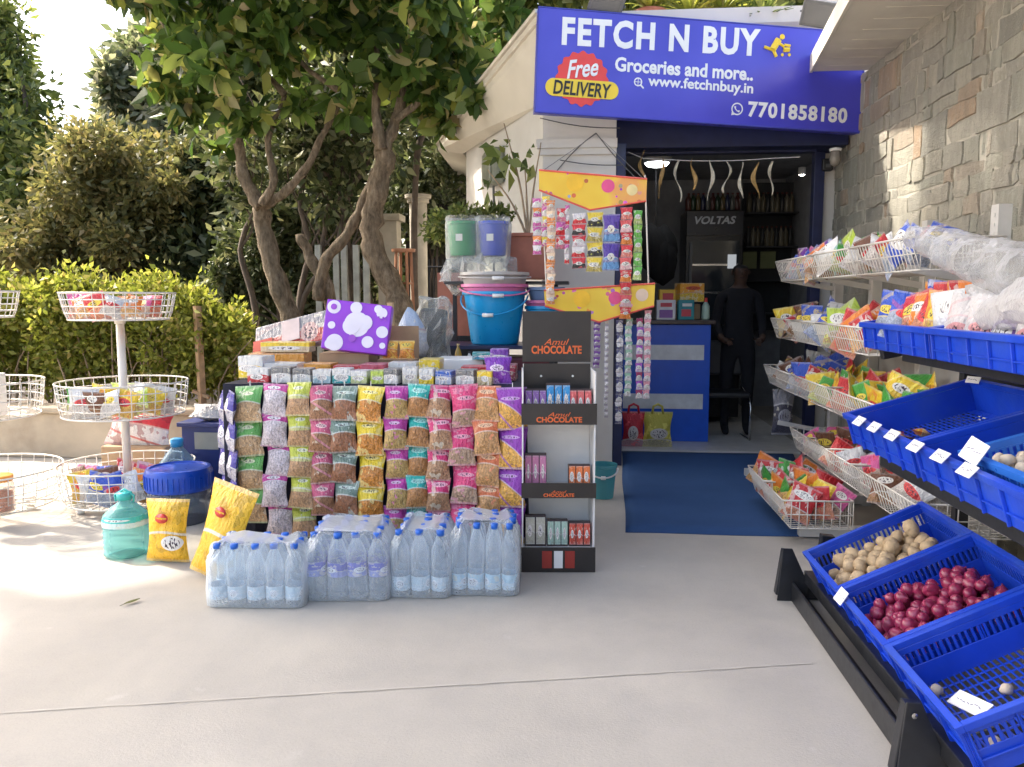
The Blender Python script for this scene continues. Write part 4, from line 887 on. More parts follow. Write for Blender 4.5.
# ---- strips of snack packets
strips = [ # px, width px, colour(top,bot,acc), row tops, pitch, rows, label words
 (248, 28, ((.14, .42, .10), (.52, .34, .18), (.7, .75, .5)), 387, 34, 4, 'bright green topped packets at the left end of the table', .56),
 (275, 25, ((.50, .04, .28), (.62, .55, .58), (.8, .75, .78)), 385, 30, 6, 'magenta edged white packets, second strip from the left', .80),
 (299, 25, ((.50, .55, .06), (.50, .30, .16), (.65, .68, .5)), 383, 31, 5, 'yellow green topped packets of tan snacks, third strip from the left', .60),
 (320.5, 23, ((.55, .10, .20), (.36, .18, .09), (.75, .5, .5)), 386, 32, 4, 'dusty red topped packets of brown nuts beside the yellow green strip', .58),
 (343, 26, ((.16, .24, .20), (.32, .14, .07), (.5, .6, .55)), 387, 31.5, 4, 'dark grey green topped packets of brown nuts', .60),
 (369.5, 27, ((.80, .60, .03), (.60, .24, .04), (.85, .75, .3)), 387, 33, 5, 'bright yellow packets with orange contents, near the middle', .60),
 (395, 23, ((.45, .04, .30), (.50, .34, .12), (.7, .5, .7)), 387, 30, 6, 'purple magenta topped packets of yellow grain right of the yellow strip', .62),
 (417, 22, ((.01, .38, .34), (.42, .20, .07), (.3, .65, .6)), 385, 30, 5, 'turquoise topped packets of brown snacks', .62),
 (439, 23, ((.62, .03, .16), (.46, .26, .14), (.8, .4, .5)), 386, 30.5, 6, 'crimson topped packets of tan snacks right of the turquoise strip', .60),
 (463, 26, ((.68, .05, .18), (.45, .30, .20), (.8, .35, .45)), 386, 38, 4, 'rose pink packets with a round clear window', .42),
 (487.5, 25, ((.62, .16, .06), (.55, .30, .12), (.8, .5, .3)), 387, 32, 4, 'rust orange topped packets of tan snacks near the right end', .66),
 (512, 28, ((.26, .04, .40), (.70, .38, .08), (.5, .3, .6)), 389, 38, 5, 'purple packets with a slanting golden window', .52)]
YS = TY0-.075; ys = YS/800
for i, (px, wp, (a, b, c), y0, pit, n, lab, split) in enumerate(strips):
    mt = packmat('strip_packet_%d' % i, a, b, c, split, .45, (.5, (split+1)/2, .30, .07), diag=(.55 if i == 11 else 0), gs=16)
    w = wp*ys*1.12; h = pit*ys*1.06; p = aY(px, y0, YS)
    t = thing('snack_strip', (p.x, YS, p.z), 'hanging strip of '+lab, 'packet strip', 'strips of snack packets hung along the table front')
    for k in range(n):
        if p.z-(k+1)*h < .08: break
        sd_ = (i*3+k) % 3
        o = link('packet', pillmesh(w*1.0, h*1.08, .062, mt, sd_), t, (rnd.uniform(-.010, .010), -.014*(k % 2)+rnd.uniform(-.014, .01), -h*.5-k*h*.985), (R(-9)+rnd.uniform(-.13, .10), rnd.uniform(-.07, .07), rnd.uniform(-.22, .22)))
        o.name = 'packet'
    MB().bar((0, .03, -.02), (0, .03, .03), .012, .003).build('hanging_tape', M_paper, t)
# strip pair at the left side
for s, (px, Y, lab) in enumerate([(230, 4.10, 'front'), (223, 4.3, 'rear')]):
    mt = packmat('side_packet', (.05, .04, .30), (.45, .43, .48), (.75, .75, .8), .45, .5, (.45, .55, .28, .3), rough=.2)
    p = aY(px, 392, Y); t = thing('snack_strip', p, 'silver and violet packet strip hanging at the left side of the table, the %s one' % lab, 'packet strip', 'strips hung at the left side of the table')
    for k in range(5): link('packet', pillmesh(.14, .17, .05, mt, k % 3), t, (0, 0, -.08-k*.155), (R(-5), .05*(-1)**k, R(-48)+rnd.uniform(-.2, .2)))
# ---- items on the table
RR = random.Random(11)
def onT(px, Y): return aY(px, 400, Y).x
def tb(lab, px, Y, w, d, h, top, side, z=0, rot=0, cat='box', name='carton_box', prints=None, tilt=(0, 0)):
    mt = side if not isinstance(side, tuple) else packmat('tb_%s' % str(side), top, side, (.85, .82, .78), .62, .1, (.5, .45, .4, .22))
    return boxthing(name, lab, cat, (onT(px, Y), Y, TZ+.006+z), (w, d, h), mt, rot, prints, tilt=tilt)
W_, Yw, Rd, Or, Bl, Te, Li, Pu, Gy = (.72, .72, .7), (.85, .62, .04), (.6, .04, .05), (.8, .35, .05), (.03, .12, .5), (.01, .35, .35), (.5, .65, .1), (.2, .05, .4), (.2, .2, .2)
# front row: small flat packs along the edge
row = [(262, .12, W_, Rd, 'small red and white flat pack at the left front corner of the table'), (285, .11, Gy, W_, 'grey printed white flat pack at the table edge right of the red one'), (305, .10, Bl, W_, 'white flat pack with blue print on the table edge'), (325, .10, W_, (.4, .55, .6), 'pale blue flat pack along the table edge'), (344, .10, W_, Te, 'teal and white flat pack at the table edge'), (362, .09, W_, (.55, .6, .3), 'white and olive flat pack between the teal and the lime ones'), (379, .07, Li, Li, 'lime green flat pack on the table edge'), (394, .08, Bl, W_, 'white and blue flat pack right of the lime one'), (411, .08, W_, (.65, .62, .5), 'cream flat pack on the table edge'), (428, .08, W_, Yw, 'yellow and white flat pack on the table edge'), (446, .09, Bl, (.5, .55, .65), 'pale blue grey flat pack on the table edge'), (467, .10, W_, W_, 'plain white flat pack towards the right end of the table edge'), (486, .08, Yw, (.6, .5, .3), 'cream and yellow flat pack left of the purple packet')]
for px, w, a, b, lab in row: tb(lab, px, 4.28, w, .10, .07+RR.uniform(0, .02), a, b, rot=RR.uniform(-.12, .12), name='flat_pack', cat='packet')
o = link('snack_packet', pillmesh(.15, .15, .05, packmat('purple_packet', (.20, .03, .42), (.24, .04, .45), (.75, .6, .8), .5, .2, (.5, .6, .35, .16)), 1), loc=(onT(498, 4.3), 4.3, TZ+.08), rot=(-.15, 0, .1)); tag(o, 'purple packet standing at the right front end of the table top', 'snack packet')
# second row
row = [(258, .16, .10, Yw, Yw, 'bright yellow carton behind the left front packs'), (286, .20, .06, W_, (.65, .45, .2), 'long ochre and white carton in the second row'), (322, .16, .06, Or, (.7, .45, .2), 'orange carton in the second row left of the purple gift box'), (350, .16, .05, Rd, (.3, .05, .05), 'dark red flat carton under the purple gift box'), (376, .14, .06, (.6, .1, .15), (.6, .3, .25), 'dusty red carton under the right of the purple gift box'), (405, .16, .07, W_, (.6, .5, .4), 'cream carton before the open brown display carton'), (432, .12, .09, Yw, (.7, .6, .1), 'small yellow packet carton right of the cream carton'), (478, .18, .05, Rd, (.55, .2, .15), 'flat red and tan carton near the right end of the table'), (506, .12, .06, (.5, .05, .1), (.3, .05, .08), 'dark crimson carton at the rear right corner')]
for px, w, h, a, b, lab in row: tb(lab, px, 4.52, w, .14, h+.03, a, b, rot=RR.uniform(-.15, .15))
# third row and stacks
tb('long pale orange carton at the left rear of the table', 282, 4.8, .34, .2, .13, Or, (.72, .5, .3), rot=.1)
tb('cream long box lying on the pale orange carton', 290, 4.8, .30, .14, .06, Yw, (.68, .55, .35), z=.135, rot=.06)
tb('brown carton supporting the purple gift box', 350, 4.75, .30, .25, .14, (.3, .2, .1), M_card, rot=.05)
tb('open brown display carton holding two orange packets', 399, 4.75, .22, .16, .10, (.3, .2, .1), M_card)
for k, px in enumerate((393, 409)):
    o = link('snack_packet', pillmesh(.095, .11, .035, packmat('orange_pouch', (.8, .42, .05), (.7, .25, .04), (.8, .6, .1), .55, .4), k), loc=(onT(px, 4.7), 4.66, TZ+.165), rot=(-.2, 0, .1*k)); tag(o, ('left' if k == 0 else 'right')+' orange packet in the open brown display carton', 'snack packet')
m = MB(); m.span((-.11, .06, 0), (.11, .064, .2)); o = m.build('carton_flap', M_card, loc=(onT(399, 4.75), 4.77, TZ+.1)); tag(o, 'raised brown cardboard panel behind the two orange packets', 'cardboard panel')
tb('flat white sheet pack at the rear of the table', 462, 4.85, .30, .3, .10, W_, M_paper)
tb('teal and blue thin box lying on the white sheet pack', 488, 4.7, .18, .12, .04, Te, (.02, .3, .42), z=.105, rot=.1)
tb('lilac patterned box beside the purple packet', 500, 4.5, .10, .1, .09, Pu, (.4, .25, .5), z=.09)
# purple gift box with circles
gb = thing('gift_box', (onT(352, 4.55), 4.62, TZ+.15), 'big tilted purple box printed with white circles on the table', 'box', rot=(R(-12), R(6.5), R(4)))
M_pur = mat('purple_print_card', (.30, .05, .62), .35, var=.15, nscale=3); gw, gh = .385, .295
MB().box((0, 0, gh/2), (gw, .08, gh)).build('carton', M_pur, gb, bevel=.006)
m = MB(); m2 = MB()
M_pl = mat('pale_lilac_print', (.8, .76, .86), .4, var=.05)
for k, (u, v, r) in enumerate([(.50, .55, .075), (.12, .85, .04), (.14, .82, .0), (.12, .48, .022), (.2, .14, .05), (.13, .1, .03), (.46, .88, .035), (.86, .83, .032), (.90, .45, .035), (.70, .22, .035), (.93, .18, .018), (.80, .9, .025), (.62, .60, .045), (.42, .5, .05)]):
    if r: m.lathe([(.001, 0), (r, 0), (r, .0022), (.001, .0022)], ((u-.5)*gw, -.0402-.0003*k, v*gh), 22, M=Euler((R(90), 0, 0)).to_matrix())
m.build('circle_print', M_pl, gb)
m = MB(); m.lathe([(.001, 0), (.018, 0), (.018, .002), (.001, .002)], ((.12-.5)*gw, -.0455, .85*gh), 16, M=Euler((R(90), 0, 0)).to_matrix()); m.lathe([(.001, 0), (.022, 0), (.022, .002), (.001, .002)], ((.46-.5)*gw, -.0455, .26*gh), 16, M=Euler((R(90), 0, 0)).to_matrix())
for k in range(4): m.lathe([(.001, 0), (.006, 0), (.006, .002), (.001, .002)], ((.82+.035*k-.5)*gw, -.0455, (.74-.04*(k % 2))*gh), 8, M=Euler((R(90), 0, 0)).to_matrix())
m.build('small_print', mat('violet_print', (.35, .08, .6), .4), gb)
# red grey flat plastic pack at the left rear
fp = thing('wrapped_bundle', (onT(292, 4.9), 4.95, TZ+.2), 'slanting red and grey wrapped pack with a pale label at the table rear', 'wrapped pack', rot=(R(-35), R(-14), 0))
MB().box((0, 0, .04), (.50, .06, .24)).build('pack_body', packmat('grey_red_wrap', (.30, .29, .30), (.5, .08, .06), (.55, .35, .32), .52, .5, (.8, .4, .2, .3), rough=.2), fp, bevel=.02)
MB().box((.0, -.034, .06), (.12, .004, .16)).build('label', mat('pale_label', (.68, .55, .52), .5), fp)
MB().box((-.19, -.034, .0), (.13, .004, .08)).build('label', mat('red_label', (.6, .12, .08), .4), fp)
# clear bag cone and black items in plastic
m = crumple(MB().lathe([(.09, 0), (.10, .04), (.10, .08), (.09, .14), (.075, .2), (.03, .27), (.01, .29)], n=18), .025, 3, 14); o = m.build('plastic_bag', packmat('white_blue_bag', (.45, .55, .68), (.6, .62, .66), (.5, .15, .15), .6, .2, (.5, .35, .2, .15)), smooth=True, loc=(onT(411, 4.95), 4.98, TZ+.11)); tag(o, 'pale blue white pointed plastic bag behind the orange packets', 'bag')
wb = thing('wrapped_bundle', (onT(432, 5.3), 5.25, TZ+.0), 'black goods wrapped in clear plastic leaning behind the pale pointed bag', 'wrapped pack', rot=(0, .08, 0))
MB().box((0, 0, .2), (.17, .1, .40)).build('contents', M_blackm, wb, bevel=.02)
m = MB(); m.lathe([(.12, 0), (.13, .06), (.125, .12), (.13, .18), (.13, .24), (.125, .3), (.13, .36), (.11, .42), (.10, .47)], n=22, M=Matrix.Diagonal((1, .6, 1))); crumple(m, .05, 4, 11).build('plastic_wrap', clear('cloudy_wrap', (.85, .86, .82), .16, .12, 1, 40), wb)
m = MB(); m.bar((0, 0, 0), (0, 0, .62), .05, .035); o = m.build('wood_stick', mat('pale_wood', (.62, .42, .22), .6, var=.15), loc=(onT(390, 5.16), 5.22, .75)); tag(o, 'upright pale wooden stick behind the right edge of the purple gift box', 'stick')
# small bottles right rear
for k, (px, h, c, lab) in enumerate([(459, .17, (.35, .22, .04), 'small dark bottle with gold label behind the white sheet pack'), (470, .12, (.6, .6, .58), 'small pale bottle right of the gold labelled one'), (480, .12, (.55, .52, .5), 'small pale bottle left of the red crate'), (451, .10, (.5, .5, .5), 'short pale bottle left of the gold labelled one'), (489, .12, (.6, .58, .55), 'small pale bottle touching the dark crate')]):
    o = link('bottle', bottlemesh(.022, h, mat('bt%d' % k, c, .25), mat('bt_cap%d' % k, (.5, .4, .2) if k == 0 else (.05, .05, .06), .3)), loc=(onT(px, 5.1), 5.08, TZ+.008)); tag(o, lab, 'bottle')
# steel rack behind the table carrying the buckets
rk = thing('steel_rack', (-.65, 5.7, 0), 'black steel shelf rack behind the table carrying buckets and planters', 'rack'); L1 = -rk.location
RZ = 1.085
for x in (-.98, -.20):
    for y in (5.32, 6.15): MB().bar((x, y, 0), (x, y, 1.5 if y > 6 else RZ), .03).build('post', M_black, rk, loc=L1)
MB().span((-1.0, 5.30, RZ-.025), (-.18, 5.85, RZ-.003)).build('shelf', M_navy, rk, loc=L1)
MB().span((-1.0, 5.78, 1.50), (-.1, 6.2, 1.52)).build('shelf', M_black, rk, loc=L1)
MB().span((-1.0, 5.30, .60), (-.18, 6.15, .62)).build('shelf', M_black, rk, loc=L1)
for k in range(7): MB().span((-1.0, 5.29, .68+k*.05), (-.62, 5.30, .70+k*.05)).build('rail', M_black, rk, loc=L1)
o = boxthing('crate', 'dark maroon crate on the lower shelf behind the small bottles', 'crate', (-.38, 5.5, .62), (.36, .3, .38), mat('maroon_plastic', (.10, .015, .02), .5))
def bucket(name, lab, x, y, z, r1, r0, h, mt, cat='bucket', handle=True, hang=0, hm=None, group=None):
    b = thing(name, (x, y, z), lab, cat, group, rot=(0, 0, RR.uniform(-.2, .2)))
    MB().lathe([(r0*.95, 0), (r0, .01), (r1, h), (r1*1.05, h), (r1*1.06, h-.02), (r1*1.01, h-.025)], n=32, cap=False).lathe([(r0*.93, .006), (r1*.97, h-.002)], n=32, cap=False).lathe([(.001, .005), (r0*.95, .004)], n=32, cap=False).build('bucket_body', mt, b, auto=True)
    if handle:
        P = []
        for k in range(21):
            a = math.pi*k/20; P.append((r1*1.09*math.cos(a), -r1*1.10*math.sin(a), h-.03-hang*math.sin(a)))
        MB().tube(P, .006, 6).build('handle', hm or mt, b, smooth=True)
        MB().tube(P[9:12], .013, 8).build('grip', M_paper, b, smooth=True)
    return b
Mbk = mat('sky_blue_plastic', (.01, .30, .62), .3, var=.06); Mpk = mat('pink_plastic', (.60, .16, .34), .3); Mgy = mat('grey_plastic', (.42, .40, .38), .3)
bx = aY(494, 340, 5.5).x
bucket('plastic_bucket', 'bright blue plastic bucket under the stacked rims on the rack shelf', bx, 5.55, RZ, .215, .165, .36, Mbk, hang=.13)
bucket('plastic_bucket', 'pink rimmed bucket nested in the blue bucket', bx, 5.55, RZ+.09, .222, .17, .32, Mpk, hang=.05)
bucket('plastic_tub', 'grey brown tub nested on top of the bucket stack', bx, 5.55, RZ+.17, .228, .17, .32, Mgy, cat='tub', hang=.015, hm=Mgy)
bx2 = aY(546, 340, 5.7).x
bucket('plastic_bucket', 'second blue bucket half hidden behind the brand display rack to the right', bx2, 5.62, RZ, .14, .11, .26, Mbk, handle=False)
b_ = COL.objects[-1]
for o in [q for q in COL.objects if q.get('label', '').startswith('second blue bucket')]: o['label'] = 'second blue bucket right of the bucket stack, below the sweets display'
bucket('plastic_bucket', 'pink tub resting on the second blue bucket', bx2, 5.62, RZ+.20, .145, .12, .10, Mpk, handle=False)
bucket('plastic_bucket', 'navy bowl stacked above the pink tub under the terracotta planter', bx2, 5.62, RZ+.27, .13, .1, .12, mat('pale_blue_plastic', (.16, .25, .42), .3), handle=False, cat='tub')
for px, c, lab in ((463, (.02, .30, .11), 'green ribbed planter pot in clear plastic on the rack'), (493, (.01, .06, .55), 'blue planter pot in clear plastic right of the green pot')):
    p = aY(px, 256, 6.0); b = bucket('planter_pot', lab, p.x, 6.0, p.z, .115, .095, .25, mat('pot'+lab[:4], c, .35), cat='planter', handle=False)
    m = MB(); m.lathe([(.10, -.10), (.125, .0), (.13, .22), (.12, .28), (.135, .29)], n=18, cap=False)
    for i_, v in enumerate(m.v): m.v[i_] = (v[0]*(1+.12*math.sin(i_*1.9)), v[1]*(1+.10*math.sin(i_*2.3)), v[2]+.012*math.sin(i_*3.1))
    m.build('plastic_wrap', clear('bag_film', (.9, .92, .9), .12, .1, .9, 25), b, smooth=True)
    MB().box((.0, -.112, .13), (.05, .006, .05)).build('label', M_paper, b)
m = MB(); m.lathe([(.20, -.16), (.24, -.11), (.26, -.06), (.26, 0), (.24, .06), (.12, .1)], n=26)
for i_, v in enumerate(m.v): m.v[i_] = (v[0]*(1+.2*math.sin(i_*1.7)), v[1]*.5*(1+.2*math.sin(i_*2.9)), v[2]+.03*math.sin(i_*3.7))
crumple(m, .05, 6, 12)
p = aY(478, 272, 5.9); o = m.build('plastic_bag', clear('crinkled_clear', (.9, .91, .9), .14, .1, 1, 40), loc=(p.x, 5.98, 1.60)); tag(o, 'crinkled clear plastic bag lying under the green and blue planter pots', 'bag')
p = aY(527, 275, 6.2); tp = thing('square_planter', (p.x, 6.35, p.z-.03), 'large square terracotta planter beside the sweets display', 'planter')
MB().box((0, 0, .17), (.30, .30, .34), taper=1.12).build('planter_body', M_terra, tp, bevel=.01); MB().box((0, 0, .335), (.36, .36, .03)).build('rim', M_terra, tp, bevel=.006)
m = MB(); L2 = Vector((0, 0, .3)); 
for k, (dx, h) in enumerate([(-.12, .9), (-.02, .6), (.06, .75), (-.2, .55)]): limb(m, [L2, L2+Vector((dx*.6, 0, h*.5)), L2+Vector((dx*1.6, 0, h))], .012, .004, 5, 4, .02, k)
m.build('stem', mat('twig', (.2, .2, .1), .8), tp, smooth=True)
V, ti = leaves(40, [(-.22, 0, .95, .14, .1, .22, 1), (.02, 0, .95, .1, .1, .2, .5), (-.28, 0, .7, .1, .1, .12, .5)], .13, .5, 5, .6, .2); leafobj('leafage', V, ti, G1, tp)
V, ti = leaves(900, [blob(462, 216, 6.4, 30, 9, .15), blob(440, 226, 6.5, 18, 14, .15), blob(495, 214, 6.4, 22, 9, .12)], .055, .45, 6, .1, .2)
t = thing('potted_plant', (aY(470, 230, 6.45).x, 6.45, 1.0), 'low leafy plant spilling behind the green and blue planter pots', 'plant'); leafobj('leafage', V-np.array(t.location), ti, G1, t); MB().box((0, 0, .35), (.5, .2, .5)).build('trough', M_terra, t)
MB().span((-.2, -.1, -1.0), (.2, .1, .1)).build('stand', M_black, t)
# ------------------------------------------------------------------ chocolate stand
c0 = aZ(522, 571); c1 = aZ(594, 571); cw = (c1-c0).length; cs = thing('chocolate_stand', ((c0.x+c1.x)/2, (c0.y+c1.y)/2, 0), 'tall black cardboard chocolate display stand with orange lettering and three open tiers', 'display stand', rot=(0, 0, math.atan2(c1.y-c0.y, c1.x-c0.x)))
hh = lambda py: aY(558, py, cs.location.y).z
M_ck = mat('black_card', (.022, .018, .017), .42, var=.2); M_cwt = mat('white_card_inside', (.76, .75, .73), .6, var=.04); M_or = mat('orange_ink', (.75, .14, .03), .5)
D_ = .26; hw = cw/2; z_h0, z_h1 = hh(398), hh(312)
z1, z2, z3 = hh(424), hh(497), hh(571)
for s in (-1, 1): MB().span((s*hw-(.006 if s > 0 else 0), .0, .0), (s*hw+(.006 if s < 0 else 0), D_, hh(372))).build('side_panel', M_cwt, cs)
MB().span((-hw+.007, D_-.006, 0), (hw-.007, D_, hh(368))).build('back_panel', M_cwt, cs)
MB().box((0, D_+.002, (hh(366)+z_h1)/2), (cw*.98, .010, z_h1-hh(366))).build('header_panel', M_ck, cs)
MB().span((-hw+.01, D_-.05, hh(402)), (hw-.01, D_-.044, hh(367))).build('upper_panel', M_ck, cs)
for x in (-.45, .45): MB().lathe([(.001, 0), (.006, 0), (.006, .003), (.001, .003)], (x*hw, D_-.051, hh(380)), 10, M=Euler((R(90), 0, 0)).to_matrix()).build('rivet', M_paper, cs)
def chtext(z, w, h, y, par): 
    text('lettering', 'Amul', M_or, (-.0, y, z+h*.95), (1, 0, 0), (0, 0, 1), w*.5, h*.75, .0, par, shear=.35)
    text('lettering', 'CHOCOLATE', M_or, (0, y, z), (1, 0, 0), (0, 0, 1), w, h, .03, par)
chtext(hh(354)+.005, cw*.72, .044, D_-.006, cs)
for za, zb, ext in ((hh(424), hh(403), .02), (hh(497), hh(482), .02), (0.002, hh(546), .02)):
    MB().span((-hw-.004, -ext-.004, za), (hw+.004, -ext, zb)).build('shelf_lip', M_ck, cs)
    MB().span((-hw+.004, -ext, za+.002), (hw-.004, D_-.007, za+.02 if za > .05 else zb-.02)).build('shelf', M_cwt, cs)
chtext(hh(419), cw*.62, .028, -.0255, cs); chtext(hh(494), cw*.42, .018, -.0255, cs)
m = MB()
for x, w, mt in ((-.35, .05, M_or), (.35, .05, M_or), (0, .045, M_paper)): MB().box((x*hw*.9, -.0255, hh(558)), (w, .002, .09)).build('panel_print', mat('dull_red_ink', (.32, .03, .02), .5) if mt is M_or else mt, cs)
def chbox(lab, u, zb, w, h, col, dark=(.05, .03, .03), tilt=-8, n=3):
    o = thing('chocolate_box', (0, 0, 0), lab, 'chocolate box'); o.matrix_world = cs.matrix_basis@Matrix.Translation((u*hw, .07, zb))@Euler((R(tilt), 0, 0)).to_matrix().to_4x4()
    MB().box((0, .01, h/2), (w, .05, h)).build('tray', mat('tray_dark', dark, .5), o, bevel=.002)
    for k in range(n): MB().box((-w/2+w*(k+.5)/n, -.018, h*.5), (w/n*.86, .008, h*.86)).build('bar', packmat('bar_'+lab[:12], col, tuple(v*.8 for v in col), (.8, .75, .7), .5, .2, (.5, .5, .3, .25)), o)
SZ = .022
chbox('lilac chocolate box at the left of the top tier of the black stand', -.62, hh(424)+SZ, 0.108, 0.149, (.30, .14, .45))
chbox('sky blue chocolate box in the middle of the top tier', .0, hh(424)+SZ, 0.124, 0.178, (.03, .30, .65))
chbox('coral red chocolate box at the right of the top tier', .62, hh(424)+SZ, 0.113, 0.149, (.65, .12, .12))
chbox('pink chocolate box in a dark tray on the second tier', -.62, hh(497)+SZ, 0.113, 0.190, (.60, .22, .38))
chbox('orange chocolate box at the right of the second tier', .60, hh(497)+SZ, 0.113, 0.132, (.75, .18, .04))
chbox('black and cream chocolate box at the left of the bottom tier', -.62, hh(546)-.02, 0.108, 0.161, (.6, .57, .45), (.03, .03, .03), n=2)
chbox('pale mint chocolate box in the middle of the bottom tier', .0, hh(546)-.02, 0.108, 0.138, (.45, .62, .50), (.5, .6, .5))
chbox('red chocolate box at the right of the bottom tier', .62, hh(546)-.02, 0.113, 0.127, (.65, .08, .04))
# ------------------------------------------------------------------ hanging sweets display
YD = 5.2; hd = thing('sweets_display', (aY(592, 240, YD).x, YD, 1.2), 'yellow and orange card display frame hung with strips of small sweets beside the doorway', 'display'); L3 = -hd.location
def ymat():
    t = NT('sweets_card'); co = t.coord('Object'); v = t.new('ShaderNodeTexVoronoi'); t.t.links.new(co, v.inputs[0]); v.inputs['Scale'].default_value = 22
    cell = v.outputs['Color']; d = v.outputs['Distance']; c = t.ramp(t.noise(co, 3.0, 2), [(.35, (.80, .50, .03)), (.55, (.85, .60, .05)), (.68, (.82, .38, .10))])
    dots = t.math('MULTIPLY', t.math('LESS_THAN', d, .33), t.math('GREATER_THAN', t.noise(co, 6, 1), .52)); c = t.mix(dots, c, t.mix(.6, (.7, .08, .05), cell))
    t.bsdf(c, .35, 0, .5); return t.m
M_yd = ymat()
def poly(px, mt, name, dy=0):
    P = [aY(x, y, YD+dy) for x, y in px]; return MB().prism(P, (0, -.004, 0), (0, .004, 0)).build(name, mt, hd, loc=L3)
poly([(539, 171), (647, 180), (646, 201), (590, 210), (539, 190)], M_yd, 'header_card')
poly([(544, 291), (655, 284), (654, 306), (599, 322), (545, 306)], M_yd, 'footer_card')
for pts in ([(539, 170), (647, 179)], [(544, 290.5), (655, 283.5)], [(539, 190), (590, 210), (646, 201)], [(545, 306), (599, 322), (654, 306)]): MB().tube([aY(x, y, YD-.008) for x, y in pts], .006, 5).build('card_edge', mat('red_edge', (.75, .12, .08), .4), hd, loc=L3)
for cx, cy, r, c in ((575, 183, .055, (.85, .5, .02)), (608, 186, .042, (.75, .08, .25)), (632, 190, .035, (.8, .65, .3)), (582, 299, .055, (.85, .5, .02)), (615, 298, .042, (.75, .08, .25)), (642, 295, .04, (.8, .6, .45))):
    p = aY(cx, cy, YD-.0045); MB().lathe([(.001, 0), (r*.8, 0), (r, .002), (.001, .0022)], p, 18, M=Euler((R(90), 0, 0)).to_matrix()).build('round_print', mat('rp'+str(c), c, .4), hd, loc=L3)
for x in (541, 645): MB().tube([aY(x, 175, YD+.01), aY(x+(4 if x > 600 else 6), 300, YD+.01)], .005, 5).build('wire_frame', M_wire, hd, loc=L3)
for a in ((541, 172), (645, 180)): MB().tube([aY(*a, YD), aY(596, 134, 6.4)], .002, 4).build('hanging_string', M_rubber, hd, loc=L3)
def sach(lab, px, y0, y1, n, wp, cols, var=0, dy=-.03, split=.5, sd=0, thick=.012, grp='strips of sweets on the hanging display'):
    p = aY(px, y0, YD+dy); h = (y1-y0)*(YD+dy)/800/n; w = wp*(YD+dy)/800
    t = thing('sweet_strip', p, 'strip of '+lab, 'sachet strip', grp)
    for k in range(n):
        a, b = cols[k % len(cols)]; mt = packmat('sach_%s_%s' % (a, b), a, b, (.8, .78, .7), split, .3, (.5, .5, .33, .18), .3)
        link('sachet', pillmesh(w, h*.98, thick, mt, k % 3), t, (RR.uniform(-.003, .003), RR.uniform(-.006, .006), -h*(k+.5)), (RR.uniform(-.12, .08), RR.uniform(-.06, .06), RR.uniform(-.25, .25)))
    return t
cP, cW, cY, cR, cK, cB, cG, cO = (.6, .1, .35), (.75, .7, .7), (.8, .6, .05), (.65, .03, .04), (.03, .03, .03), (.04, .12, .5), (.15, .5, .08), (.8, .25, .04)
sach('pink and white sweets at the far left of the yellow display', 537, 198, 253, 6, 9, [(cP, cW), (cO, cP), (cW, cP)])
sach('pink wrapped sweets second from the left of the yellow display', 546, 196, 245, 5, 8, [(cY, cP), (cP, cW)])
sach('long orange and cream sachets down the left side of the yellow display', 551, 200, 302, 10, 9, [(cO, (.7, .5, .4)), ((.8, .6, .4), cO)], dy=-.05)
sach('twisted crimson sweets beside the long orange strip', 561, 208, 248, 3, 10, [(cR, (.7, .2, .3)), (cP, cR)], thick=.03)
sach('thin pink and white sweets hanging low by the crimson ones', 567, 205, 262, 6, 5, [(cP, cW), (cW, cR)])
sach('red and black sachets left of the middle of the yellow display', 579, 213, 267, 5, 14, [(cW, cR), (cR, cK), (cR, cW)])
sach('yellow and black sachets in the middle of the yellow display', 595, 212, 270, 4, 16, [(cY, cK), (cY, (.5, .4, .1))])
sach('two large blue and violet packets on the yellow display', 612, 214, 269, 2, 17, [((.10, .05, .35), (.15, .35, .65))], thick=.03)
sach('bright red sachets down the right side of the yellow display', 627, 207, 316, 9, 12, [(cR, (.7, .2, .15)), ((.7, .1, .1), (.75, .5, .5)), (cR, cO)], dy=-.05)
sach('green and yellow sachets at the right end of the yellow display', 638, 210, 278, 5, 9, [(cG, (.5, .6, .2)), ((.3, .6, .1), cG)])
g2 = 'long sachet strips hanging below the yellow display'
for px, y0, y1, n, w, cc, lab in [(597, 322, 368, 8, 7, [((.15, .03, .25), (.5, .4, .5))], 'dark purple sachets hanging beside the chocolate stand'), (607, 320, 418, 16, 4, [(cW, (.5, .45, .5))], 'thin white dotted sachets hanging on the white pillar'), (620, 320, 424, 14, 7, [((.08, .08, .2), cW), (cW, (.1, .1, .2))], 'white and navy sachets in front of the door post'), (629, 318, 396, 10, 7, [((.3, .5, .35), cW)], 'pale green and white sachets in front of the blue counter'), (640, 318, 398, 9, 7, [((.35, .03, .12), cW), ((.3, .05, .4), cW)], 'maroon and white sachets in front of the blue counter'), (648, 310, 398, 10, 7, [((.7, .3, .35), cW)], 'pink and white sachets, rightmost below the yellow display')]:
    sach(lab, px, y0, y1, n, w, cc, dy=.03, grp=g2, thick=.008)
